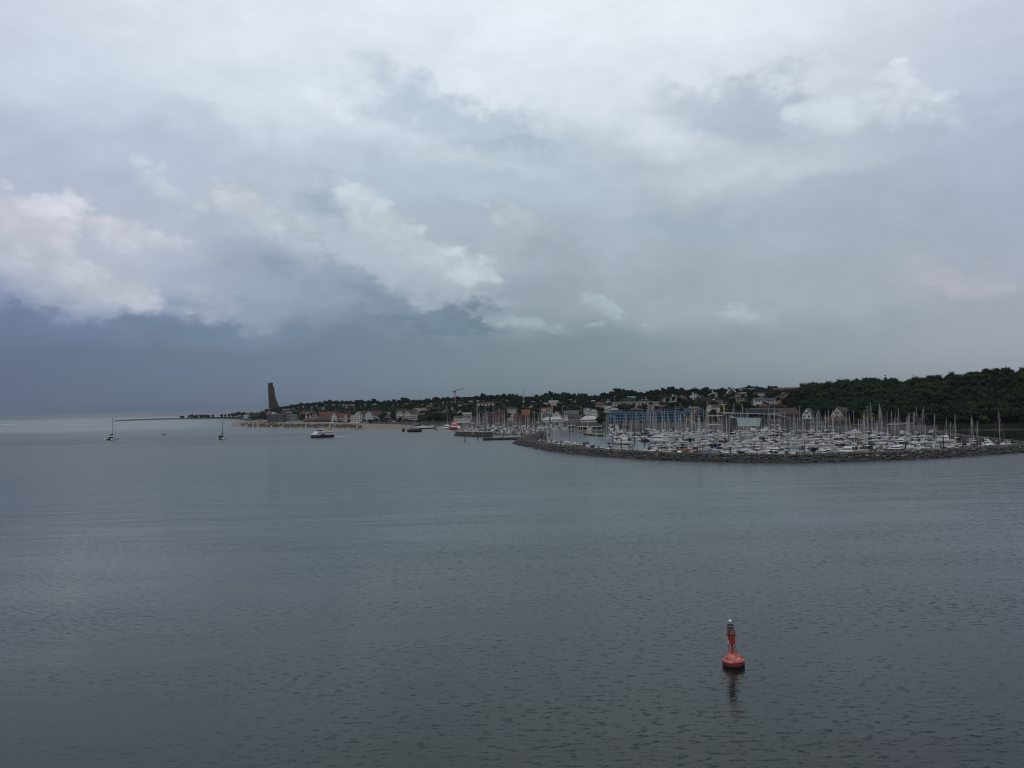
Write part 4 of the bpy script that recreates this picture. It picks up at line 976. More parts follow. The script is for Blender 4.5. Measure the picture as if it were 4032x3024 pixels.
# ------------------------------------------------------------------ boats
M_gel = mat('white_gelcoat', (0.58, 0.58, 0.57), .25, .05, .5, .5)
M_ivory = mat('ivory_gelcoat', (0.55, 0.52, 0.45), .35, .06, .5, .5)
M_hnavy = mat('navy_hull', (0.018, 0.026, 0.055), .25, spec=.5)
M_hblk = mat('black_hull', (0.014, 0.015, 0.018), .3, spec=.5)
M_hred = mat('red_hull', (0.22, 0.035, 0.025), .35, spec=.5)
M_hora = mat('orange_hull', (0.34, 0.07, 0.025), .4, spec=.5)
M_hgrn = mat('green_hull', (0.02, 0.07, 0.05), .35, spec=.5)
M_alu = mat('mast_aluminium', (0.36, 0.37, 0.38), .35, .05, .4, .5)
M_cnavy = mat('navy_canvas', (0.014, 0.019, 0.042), .9, .1, 1)
M_cblk = mat('dark_canvas', (0.022, 0.023, 0.026), .9)
M_cgry = mat('grey_canvas', (0.25, 0.26, 0.27), .9, .1, 1)
M_cbei = mat('beige_canvas', (0.40, 0.34, 0.25), .9, .1, 1)
M_cblu = mat('blue_canvas', (0.028, 0.055, 0.125), .9, .1, 1)
M_cred = mat('red_canvas', (0.24, 0.05, 0.035), .9, .1, 1)
M_sail = mat('rolled_sail', (0.34, 0.34, 0.335), .8, .1, 1)
M_teak = mat('teak_deck', (0.23, 0.16, 0.10), .8, .2, 1)
M_sglass = mat('smoked_glass', (0.012, 0.014, 0.018), .08, spec=.6)

def hull_mb(L, Bm, H, rake=.10, draft=.4, tr=.72, sheer=.25):
    b = MB(); secs = []
    for t, w, sh in ((0, tr, .10), (.12, .88, .02), (.3, 1.0, -.06), (.5, 1.0, -.04), (.68, .86, .10), (.84, .52, .35), (.94, .22, .65), (1.0, .03, 1.0)):
        x = -L/2 + L*t; z = H + sheer*H*sh; hw = Bm/2*w; xb = x - (rake*L*t**3)
        secs.append([(x, -hw, z), (x, hw, z), (x*.5+xb*.5, hw*.93, z*.45), (xb, hw*.62, -draft*.4), (xb, 0, -draft), (xb, -hw*.62, -draft*.4), (x*.5+xb*.5, -hw*.93, z*.45)])
    b.loft(secs); return b
def sailboat_proto(L, mh, hullm, coverm, lift=0):
    mh *= 1.36
    Bm, Hh = L*.31, L*.095+.2; parts = []
    parts.append(('hull', hull_mb(L, Bm, Hh).mesh('hull', hullm), []))
    c = MB(); c.loft([[(x, -w, Hh*.97), (x, w, Hh*.97), (x*.98, w*.8, Hh+z), (x*.98, -w*.8, Hh+z)] for x, w, z in ((-L*.14, Bm*.30, .50), (L*.06, Bm*.30, .48), (L*.2, Bm*.2, .30), (L*.27, Bm*.1, .08))])
    w = MB()
    for s in (-1, 1): w.box(-L*.03, s*Bm*.272, Hh+.27, L*.2, .05, .2)
    parts.append(('cabin', c.mesh('cabin', M_gel), [('window', w.mesh('window', M_sglass))]))
    c = MB(); c.box(-L*.31, 0, Hh+.06, L*.26, Bm*.42, .16); parts.append(('cockpit', c.mesh('cockpit', M_teak), []))
    c = MB(); c.loft([[(-L*.22, -Bm*.3, Hh+.3), (-L*.22, Bm*.3, Hh+.3), (-L*.22, Bm*.24, Hh+1.15), (-L*.22, -Bm*.24, Hh+1.15)], [(-L*.12, -Bm*.27, Hh+.4), (-L*.12, Bm*.27, Hh+.4), (-L*.13, Bm*.2, Hh+.75), (-L*.13, -Bm*.2, Hh+.75)]])
    parts.append(('sprayhood', c.mesh('sprayhood', coverm), []))
    mx = L*.07; c = MB(); c.tube((mx, 0, Hh), (mx-.01*mh, 0, Hh+mh), .12, .085, 6)
    for f in (.42, .70): c.tube((mx-.004*mh, -Bm*.30, Hh+mh*f), (mx-.004*mh, Bm*.30, Hh+mh*f), .035, n=4)
    parts.append(('mast', c.mesh('mast', M_alu), []))
    c = MB(); c.loft([[(mx-.15, -r, Hh+1.15+z0), (mx-.15, r, Hh+1.15+z0), (mx-.15, 0, Hh+1.9+z0)] if k == 0 else [(-L*.34, -r*.5, Hh+1.15), (-L*.34, r*.5, Hh+1.15), (-L*.34, 0, Hh+1.38)] for k, r, z0 in ((0, .2, .05), (1, .18, 0))])
    parts.append(('boom_cover', c.mesh('boom_cover', coverm), []))
    c = MB(); c.tube((L*.47, 0, Hh+.5), (mx-.008*mh, 0, Hh+mh*.95), .065, .04, 5); parts.append(('furled_sail', c.mesh('furled_sail', M_sail), []))
    c = MB()
    for s in (-1, 1): c.tube((mx-.3, s*Bm*.45, Hh), (mx-.01*mh, 0, Hh+mh*.96), .018, n=3, cap=False)
    c.tube((-L*.49, 0, Hh), (mx-.01*mh, 0, Hh+mh), .018, n=3, cap=False); parts.append(('rigging', c.mesh('rigging', M_alu), []))
    return parts
def motor_proto(kind, L, hullm, coverm):
    Bm, Hh = L*.33, L*.10+.35; parts = [('hull', hull_mb(L, Bm, Hh, .16, .4, .86, .35).mesh('hull', hullm), [])]
    def cabin(x0, x1, w, z0, h, rk0=.3, rk1=.9, name='cabin', m=M_gel, wn=True):
        c = MB(); secs = [[(x0, -w, z0), (x0, w, z0), (x0+rk0*h*.3, w*.86, z0+h), (x0+rk0*h*.3, -w*.86, z0+h)], [(x1, -w*.82, z0), (x1, w*.82, z0), (x1-rk1*h, w*.68, z0+h), (x1-rk1*h, -w*.68, z0+h)]]
        c.loft(secs); kids = []
        if wn:
            g = MB(); q0, q1 = z0+h*.38, z0+h*.80; e = .03
            def at(x, z, s, sc): return (x, s*sc, z)
            f0 = (q0-z0)/h; f1 = (q1-z0)/h
            for s in (-1, 1):
                a0, a1 = x0+.25*(x1-x0)*.3, x1-rk1*h*f0-.25
                g.prism([(a0, s*(w*(1-.14*f0)+e), q0), (a1, s*(w*(.82-.14*f0)+e), q0), (x1-rk1*h*f1-.25, s*(w*(.82-.14*f1)+e), q1), (a0, s*(w*(1-.14*f1)+e), q1)], (0, -s*.06, 0))
            ww = w*.72; g.prism([(x1-rk1*h*f0+e, -ww, q0), (x1-rk1*h*f0+e, ww, q0), (x1-rk1*h*f1+e, ww*.93, q1), (x1-rk1*h*f1+e, -ww*.93, q1)], (-.06, 0, 0))
            kids.append(('window', g.mesh('window', M_sglass)))
        parts.append((name, c.mesh(name, m), kids))
    if kind == 'fly':
        cabin(-L*.26, L*.26, Bm*.40, Hh*.98, 1.6)
        cabin(-L*.24, L*.06, Bm*.34, Hh*.98+1.6, .75, .2, .6, 'flybridge', M_gel, False)
        c = MB(); c.tube((-L*.2, -Bm*.33, Hh+2.2), (-L*.14, -Bm*.3, Hh+3.6), .09, n=5); c.tube((-L*.2, Bm*.33, Hh+2.2), (-L*.14, Bm*.3, Hh+3.6), .09, n=5); c.tube((-L*.14, -Bm*.31, Hh+3.6), (-L*.14, Bm*.31, Hh+3.6), .12, n=5); parts.append(('radar_arch', c.mesh('radar_arch', M_gel), []))
        c = MB(); c.box(-L*.38, 0, Hh+1.0, L*.2, Bm*.7, 1.5, 0, .9); parts.append(('canopy', c.mesh('canopy', coverm), []))
    elif kind == 'sport':
        cabin(-L*.16, L*.34, Bm*.38, Hh*.98, 1.15, .5, 2.2)
        c = MB(); c.loft([[(-L*.34, -Bm*.38, Hh), (-L*.34, Bm*.38, Hh), (-L*.33, Bm*.3, Hh+1.1), (-L*.33, -Bm*.3, Hh+1.1)], [(-L*.10, -Bm*.37, Hh), (-L*.10, Bm*.37, Hh), (-L*.10, Bm*.3, Hh+1.45), (-L*.10, -Bm*.3, Hh+1.45)]]); parts.append(('canopy', c.mesh('canopy', coverm), []))
    elif kind == 'cuddy':
        cabin(-L*.06, L*.24, Bm*.36, Hh*.98, 1.45, -.3, .25)
        c = MB(); c.box(L*.06, 0, Hh+1.5, L*.36, Bm*.72, .1); parts.append(('cabin_roof', c.mesh('cabin_roof', M_gel), []))
        c = MB(); c.box(-L*.3, 0, Hh+.05, L*.32, Bm*.6, .15); parts.append(('cockpit', c.mesh('cockpit', coverm), []))
    elif kind == 'canopy':
        cabin(-L*.02, L*.32, Bm*.36, Hh*.98, .8, .4, 1.6)
        c = MB(); c.loft([[(-L*.45, -Bm*.4, Hh), (-L*.45, Bm*.4, Hh), (-L*.42, Bm*.3, Hh+1.4), (-L*.42, -Bm*.3, Hh+1.4)], [(L*.02, -Bm*.39, Hh), (L*.02, Bm*.39, Hh), (-L*.04, Bm*.3, Hh+1.5), (-L*.04, -Bm*.3, Hh+1.5)]]); parts.append(('canopy', c.mesh('canopy', coverm), []))
    elif kind == 'tarp':
        c = MB(); c.prism([(-L*.46, -Bm*.46, Hh*.9), (-L*.46, Bm*.46, Hh*.9), (-L*.44, 0, Hh+.9)], (L*.8, 0, 0)); parts.append(('tarpaulin', c.mesh('tarpaulin', coverm), []))
    elif kind == 'work':
        cabin(-L*.05, L*.2, Bm*.34, Hh*.98, 2.1, 0, .15)
        c = MB(); c.tube((-L*.02, 0, Hh+2), (-L*.02, 0, Hh+4.5), .07, n=5); parts.append(('mast', c.mesh('mast', M_alu), []))
        c = MB(); c.box(-L*.3, 0, Hh+.15, L*.3, Bm*.7, .5); parts.append(('deck_box', c.mesh('deck_box', coverm), []))
    return parts
def instance(proto, name, label, cat, loc, rz, group, scale=1.0):
    root = thing(name, label, cat, loc, rz, group); root.scale = (scale,)*3
    for nm, me, kids in proto:
        o = put(nm, me, root)
        for kn, km in kids: put(kn, km, o)
    return root
SB = [  # look, prototype, weight
 ('white sailboat with navy sail cover', sailboat_proto(10.5, 14.5, M_gel, M_cnavy), 5),
 ('white sailboat with pale grey sail cover', sailboat_proto(9.5, 13, M_gel, M_cgry), 2.6),
 ('dark blue sailboat with pale grey sail cover', sailboat_proto(12, 17, M_hnavy, M_cgry), 2.2),
 ('white sailboat with black sail cover', sailboat_proto(11.5, 16, M_gel, M_cblk), 5.5),
 ('small white sailboat with beige sail cover', sailboat_proto(7.8, 10.5, M_gel, M_cbei), 2),
 ('tall white sailboat with bright blue sail cover', sailboat_proto(13.5, 19.5, M_gel, M_cblu), 1.6),
 ('ivory sailboat with red-brown sail cover', sailboat_proto(9, 12.5, M_ivory, M_cred), 1),
 ('black sailboat with navy sail cover', sailboat_proto(11, 15.5, M_hblk, M_cnavy), 2.2),
 ('red sailboat with pale grey sail cover', sailboat_proto(8.6, 12, M_hred, M_cgry), .6),
]
MBT = [
 ('white flybridge motor yacht with dark canopy', motor_proto('fly', 12.5, M_gel, M_cblk), 2.4),
 ('white flybridge motor yacht with white canopy', motor_proto('fly', 11.5, M_gel, M_sail), 2),
 ('dark-hulled flybridge motor yacht', motor_proto('fly', 13, M_hnavy, M_cgry), 1.3),
 ('low white sports cruiser with black canopy', motor_proto('sport', 10, M_gel, M_cblk), 3),
 ('low white sports cruiser with navy canopy', motor_proto('sport', 9, M_gel, M_cnavy), 2.4),
 ('small white cabin boat with upright wheelhouse', motor_proto('cuddy', 7, M_gel, M_cgry), 3),
 ('white motorboat under a grey canvas canopy', motor_proto('canopy', 8.5, M_gel, M_cgry), 2),
 ('white motorboat under a navy canvas canopy', motor_proto('canopy', 8, M_gel, M_cnavy), 2),
 ('open boat under a blue tarpaulin', motor_proto('tarp', 6, M_gel, M_cblu), 1),
 ('ivory wheelhouse fishing boat', motor_proto('work', 8.5, M_ivory, M_teak), 1),
 ('black-hulled wheelhouse boat', motor_proto('work', 9.5, M_hblk, M_cgry), .8),
]
BOATS = []                                     # (look, cat, zone, px, root)
def add_boat(x, y, rz, psail, zone, grp, small=False, sc=None):
    if rnd.random() < psail:
        tab = SB; nm, cat = 'sailboat', 'sailboat'
    else:
        tab = MBT; nm, cat = 'motor_yacht', 'motorboat'
    ws = [w for _, _, w in tab]
    if small: ws = [w*(2.5 if ('small' in l or 'tarp' in l or 'canvas' in l or 'beige' in l or 'grey sail' in l) else .35) for l, _, w in tab]
    if x/y > .47 and tab is SB: ws = [w*(.25 if i in (2, 3, 5, 7) else 1) for i, w in enumerate(ws)]
    k = rnd.choices(range(len(tab)), ws)[0]; look, pr, _ = tab[k]
    if tab is MBT and ('boat' in look and 'yacht' not in look): nm = 'motorboat'
    r = instance(pr, nm, look, cat, (x, y, 0), rz, grp, sc or (rnd.uniform(.62, .84) if tab is SB else rnd.uniform(.50, .72)))
    r.rotation_euler = (R(rnd.gauss(0, .8)), R(rnd.gauss(0, .4)), rz)
    BOATS.append((look, cat, zone, x/y, r))
    return r

# pontoons with boats on both sides across the marina
M_pont = mat('pontoon_planks', (0.17, 0.16, 0.145), .85, .25, .8)
def pontoon(label, p, q, w=2.0, h=.5, group=None):
    d = q-p; root = thing('pontoon', label, 'pontoon', ((p.x+q.x)/2, (p.y+q.y)/2, 0), math.atan2(d.y, d.x), group)
    b = MB(); b.box(0, 0, h*.72, d.length, w, h*.55); b.build('deck', M_pont, root)
    b = MB(); n_ = max(2, int(d.length/6)); fl_ = MB(); fl_.box(0, 0, .1, 2.2, w*.8, .5); me = fl_.mesh('float', M_dconc)
    for i in range(n_): o = put('float', me, root); o.location.x = -d.length/2 + d.length*(i+.5)/n_
    return root
taken = []
def free(x, y, r):
    for a, c, s in taken:
        if (a-x)**2 + (c-y)**2 < ((r+s)*.5)**2: return False
    return True
def inner_edge(px): return lerp([(3640, 1000), (3662, W(3662,1704).y), (3720, W(3720,1717).y), (3800, W(3800,1728).y), (3900, W(3900,1740).y), (4032, W(4032,1756).y)], px)
def basin(px, y):
    if y < DBW(px)+13: return False
    if px > 3655 and y > inner_edge(px)-9: return False
    if px < 2400 and y > W(px, lerp([(2160, 1738), (2300, 1758), (2400, 1764)], px)).y: return False
    if 2400 <= px < 2560 and not (y < DBW(px)+22 or y > 500): return False
    return y < lerp(SHORE, px)-14
# named single boats first
def named(look, proto, name, cat, px, py, rz, sc, label, r=9):
    p = W(px, py); o = instance(proto, name, label, cat, (p.x, p.y, 0), R(rz), 'boats in the yacht marina', sc*(.8 if cat != 'sailboat' else .78)); taken.append((p.x, p.y, r)); return o
named('', MBT[0][1], 'motor_yacht', 'motorboat', 2452, 1747, 172, 1.12, 'big white flybridge yacht alone on a pontoon in the open basin', 14)
named('', MBT[1][1], 'motor_yacht', 'motorboat', 2592, 1742, 150, 1.55, 'largest white flybridge yacht, berthed at the end of the open basin', 17)
named('', motor_proto('work', 9, M_hora, M_hora), 'workboat', 'workboat', 2712, 1774, 10, .95, 'bright orange-red workboat just behind the breakwater boulders', 9)
named('', MBT[8][1], 'motorboat', 'motorboat', 2783, 1788, 20, 1.15, 'open boat under a sloping blue tarpaulin hard against the breakwater', 7)
named('', MBT[3][1], 'motor_yacht', 'motorboat', 3044, 1775, 175, 1.25, 'sleek white sports cruiser broadside near the middle of breakwater', 12)
named('', MBT[5][1], 'motorboat', 'motorboat', 2862, 1793, 95, 1.15, 'white cabin boat by the breakwater, first of a stern-on trio', 6)
named('', MBT[5][1], 'motorboat', 'motorboat', 2893, 1795, 95, 1.15, 'white cabin boat by the breakwater, second of a stern-on trio', 6)
named('', MBT[5][1], 'motorboat', 'motorboat', 2989, 1797, 88, 1.1, 'white cabin boat by the breakwater, third of a stern-on trio', 6)
named('', MBT[7][1], 'motorboat', 'motorboat', 2822, 1776, 140, 1.0, 'white boat with purple-navy hood moored in the gap of open water', 8)
named('', MBT[2][1], 'motor_yacht', 'motorboat', 3520, 1778, 168, .95, 'navy motor yacht broadside against the breakwater near the wooded end', 12)
named('', MBT[0][1], 'motor_yacht', 'motorboat', 3330, 1786, 165, 1.05, 'white flybridge yacht with dark saloon windows touching the breakwater', 12)
named('', MBT[0][1], 'motor_yacht', 'motorboat', 3712, 1740, 160, 1.1, 'white flybridge yacht with high bridge beside the inner rubble arm', 11)
named('', SB[7][1], 'sailboat', 'sailboat', 2312, 1763, 25, 1.25, 'black sailboat with very dark mast in the open western basin', 10)
named('', SB[5][1], 'sailboat', 'sailboat', 2558, 1695, 120, 1.12, 'tallest white-masted sailboat before the blue apartment block', 10)
named('', SB[5][1], 'sailboat', 'sailboat', 3055, 1700, 100, 1.12, 'sailboat with the tallest mast in front of the swept roof', 10)
named('', MBT[0][1], 'motor_yacht', 'motorboat', 2403, 1692, 95, 1.15, 'white flybridge yacht stern-on beside the houseboats, western of pair', 8)
named('', MBT[1][1], 'motor_yacht', 'motorboat', 2428, 1691, 95, 1.1, 'white flybridge yacht stern-on beside the houseboats, eastern of pair', 8)
named('', MBT[9][1], 'fishing_boat', 'fishing boat', 3890, 1763, 170, 1.15, 'reddish-brown and cream fishing boat near the joining rubble walls', 9)
named('', MBT[4][1], 'motor_yacht', 'motorboat', 3966, 1757, 168, 1.2, 'white sports cruiser in the narrow corner where both rubble walls meet', 11)

ROWN = ['first', 'second', 'third', 'fourth', 'fifth', 'sixth', 'seventh', 'eighth', 'ninth', 'tenth', 'eleventh', 'twelfth', 'thirteenth', 'fourteenth', 'fifteenth', 'sixteenth', 'seventeenth', 'eighteenth', 'nineteenth', 'twentieth']
offs = [15, 33, 54, 75, 100, 126, 158, 190, 226, 262, 300, 345]
for ri, od in enumerate(offs):
    px = 2150.0
    head = [75, 28, 152, 35, 148, 30, 155, 40, 145, 32, 150, 70][ri]
    while px < 3975:
        D = DBW(px)*.35 + DBW(3000)*.65 + od if ri else DBW(px)+od
        if ri and D < DBW(px)+od*.6+13: D = DBW(px)+od*.6+13
        D += rnd.uniform(-3, 3)
        x = (px-CX)/F*D; y = D
        step = rnd.uniform(3.9, 5.5)*(1.0 if ri else .95)
        if basin(px, y) and free(x, y, 4.1) and rnd.random() < (.86 if px < 3650 else .74):
            zone = f'in the {ROWN[ri]} row behind breakwater'
            ps = .45 if ri == 0 else .68
            if px < 2450: ps = .5
            add_boat(x, y, R(head + rnd.gauss(0, 7) + (180 if rnd.random() < .25 else 0)), ps, zone, 'boats in the yacht marina', ri == 0); taken.append((x, y, 4.1))
        px += step/D*F
for i, (a, c, od) in enumerate([(2470, 3620, 43), (2560, 3600, 88), (2560, 3560, 142), (2600, 3500, 208), (2560, 3300, 281)]):
    n_ = 3
    for j in range(n_):
        pa, pb = a+(c-a)*j/n_, a+(c-a)*(j+1)/n_-25
        D = DBW((a+c)/2)+od
        pontoon(f'grey planked pontoon, {ROWN[j]} stretch from harbour mouth between marina rows {ROWN[2*i]} and {ROWN[2*i+1]}', Vector(((pa-CX)/F*D, D, 0)), Vector(((pb-CX)/F*D, D, 0)), 2.0, group='pontoons of the yacht marina')
pontoon('low dark pontoon carrying the big white yacht in the open basin', W(2386, 1744), W(2482, 1750), 1.8)
pontoon('dark pontoon with a yellow box below the houseboats', W(2306, 1709), W(2372, 1716), 5.0, 1.2)
p = W(2311, 1707.5); t = thing('equipment_box', 'yellow box standing on the end of the dark pontoon', 'box', (p.x, p.y, 1.0)); b = MB(); b.box(0, 0, .95, 2.4, 1.6, 1.9); b.build('body', M_yel, t); b = MB(); b.box(0, 0, 1.96, 2.6, 1.8, .12); b.build('lid', M_yel, t)

# old harbour: small boats packed behind the concrete mole
for ri, py in enumerate((1708, 1702, 1696, 1690.5, 1685.5, 1681, 1677.5)):
    px = 1818.0 + ri*3
    while px < (2216 if ri > 1 else 2120):
        D = W(px, py + (hor(px)-hor(1950))).y + rnd.uniform(-4, 4); x = (px-CX)/F*D
        if D < lerp(SHORE, px)-14 and free(x, D, 4.0) and rnd.random() < .84:
            add_boat(x, D, R(80+rnd.gauss(0, 14)), .7, f'in the {ROWN[ri]} row of old harbour', 'boats in the old harbour'); taken.append((x, D, 4.0))
        px += rnd.uniform(4.6, 6.6)/D*F
pontoon('long low pontoon stretching east from the concrete mole', W(1922, 1713.5), W(2136, 1709), 2.4, .9)
# big dark-masted ketch and others
named('', SB[7][1], 'sailboat', 'sailboat', 1882, 1690, 95, 1.7, 'old ketch with the tallest dark green mast in the harbour', 9)
named('', SB[5][1], 'sailboat', 'sailboat', 1943, 1694, 85, 1.05, 'white sailboat with one of the tallest masts in old harbour', 9)

# unique labels: look, row, and its turn counted from the harbour mouth
byk = {}
for look, cat, zone, s, r in BOATS: byk.setdefault((look, zone), []).append((s, r))
for (look, zone), L_ in byk.items():
    L_.sort(key=lambda t: t[0])
    if len(L_) == 1: L_[0][1]['label'] = f'{look} {zone}'
    else:
        for i, (s, r) in enumerate(L_):
            od = ROWN[i] if i < 20 else 'last'
            zz = zone.replace('in the ', '').replace(' row behind breakwater', ' marina row').replace(' row of old harbour', ' old-harbour row').replace(' row of', ' row')
            r['label'] = f'{look}, {od} from harbour mouth in {zz}'

# mooring piles along the breakwater and among the boats
b = MB(); b.tube((0, 0, -1.5), (0, 0, 3.1), .27, .25, 8); PILE = b.mesh('shaft', M_black); b = MB(); b.tube((0, 0, 3.1), (0, 0, 3.22), .3, .2, 8); PCAP = b.mesh('cap', M_dgrey)
def pile(p, s, label, group):
    o = thing('mooring_pile', label, 'mooring pile', (p.x, p.y, 0), 0, group); o.scale = (s, s, s); put('shaft', PILE, o); put('cap', PCAP, o)
for px, py in ((2153,1747),(2171,1750),(2208,1757),(2256,1761),(2319,1762),(2399,1764),(2493,1774),(2604,1777),(2733,1786),(2876,1791),(3037,1798),(3168,1793),(3284,1785),(3428,1782),(3566,1779),(3705,1776),(3837,1770),(3961,1763)):
    pile(W(px, py), rnd.uniform(1.0, 1.15), 'black mooring pile standing along the inside of the breakwater', 'mooring piles along the breakwater')
for px, py in ((2413,1741),(2446,1748),(2499,1738),(2538,1743),(2660,1740),(2870,1735),(3018,1728),(3168,1760),(3380,1752),(3714,1741),(3849,1752),(3988,1754),(3918,1744)):
    pile(W(px, py), rnd.uniform(1.0, 1.2), 'black mooring pile standing between the yachts of the marina', 'mooring piles among the yachts')
for px, py, s, l in ((1831,1738,1.25,'slim leaning dark pile alone in front of the concrete mole'), (1881,1733,1.15,'stout dark pile in front of the concrete mole, next to harbour mouth'), (1984,1717,1.3,'thick black dolphin pile on the pontoon east of the mole'), (2054,1716,1.3,'thick black dolphin pile where pontoon passes the rubble mole')):
    pile(W(px, py), s, l, None)

# concrete mole of the old harbour
def conc_mole():
    a, b_ = W(1804, 1715), W(1923, 1719.5); root = thing('harbour_mole', 'dark stained concrete harbour mole with pale painted panels', 'mole', ((a.x+b_.x)/2, (a.y+b_.y)/2+4, 0), math.atan2(b_.y-a.y, b_.x-a.x)); L = (b_-a).length
    b = MB(); b.box(0, 0, 1.1, L, 8, 4.6); b.build('body', M_dconc, root)
    b = MB(); b.box(0, 0, 3.5, L+.3, 8.3, .25); b.build('coping', M_conc, root)
    for x in (-L*.47, L*.13): b = MB(); b.box(x, -4.06, 2.3, 1.7, .12, 1.3); b.build('panel', M_white, root)
    # fenders
    b = MB(); b.box(0, -4.12, 1.0, .4, .24, 3.6); me = b.mesh('fender', M_black)
    for i in range(7): o = put('fender', me, root); o.location.x = -L*.4+L*.13*i
conc_mole()
p = W(1808, 1711); t = thing('harbour_light', 'stubby white round harbour light on the tip of the concrete mole', 'harbour light', (p.x, p.y+2, 3.6)); b = MB(); b.lathe([(1.5, 0), (1.35, 3.0), (1.1, 3.4), (.2, 3.8)], 14); b.build('tower', M_ivory, t, True); b = MB(); b.box(0, -1.4, 1, .9, .12, 2.0); b.build('door', M_cgry, t)
# beacon frame at the breakwater head
def beacon():
    p = W(2143, 1744); root = thing('landing_frame', 'dark timber frame on posts at the hooked breakwater head', 'frame', (p.x, p.y, 0))
    b = MB(); b.tube((0, 0, -1), (0, 0, 5.6), .35, .32, 8); me = b.mesh('post', M_black)
    for x, y, s in ((-1.5, 0, 1.1), (1.5, -.6, .95), (-1.2, 3, 1), (1.6, 2.6, 1)): o = put('post', me, root); o.location = (x, y, 0); o.scale = (1, 1, s)
    b = MB(); b.box(0, 1, 5.0, 3.6, 3.6, .35); b.build('platform', M_wood, root)
    b = MB(); b.box(.1, -.2, 3.0, 2.4, .2, 2.2); b.build('sign_panel', M_wood, root)
beacon()

# houseboats
for i, (px0, px1) in enumerate(((2276, 2312), (2331, 2368), (2238, 2262))):
    D = 760 if i < 2 else 800; k = D/F; p = WD((px0+px1)/2, 1698, D); w = (px1-px0)*k
    root = thing('houseboat', ['flat-roofed glass-fronted houseboat, nearer the grey warehouse', 'flat-roofed glass-fronted houseboat, nearer the flybridge yachts', 'small pale houseboat behind the two glass-fronted ones'][i], 'houseboat', (p.x, D, 0), R(4))
    b = MB(); b.box(0, 0, .2, w+1, 6.5, .9); b.build('pontoon_hull', M_conc, root)
    b = MB(); b.box(0, .3, 2.0, w*.9, 5, 2.8); b.build('cabin', M_dgrey, root)
    b = MB(); b.box(0, 0, 3.55, w+.4, 6.2, .35); b.build('roof', M_rwht, root)
    b = MB(); b.box(0, -2.24, 1.9, w*.36, .1, 2.0); me = b.mesh('window', M_sglass)
    for x in (-.22, .22): o = put('window', me, root); o.location.x = x*w
    b = MB(); b.box(0, -3.0, 2.0, .14, .14, 2.9); me = b.mesh('post', M_white)
    for x in (-.48, 0, .48): o = put('post', me, root); o.location.x = x*w

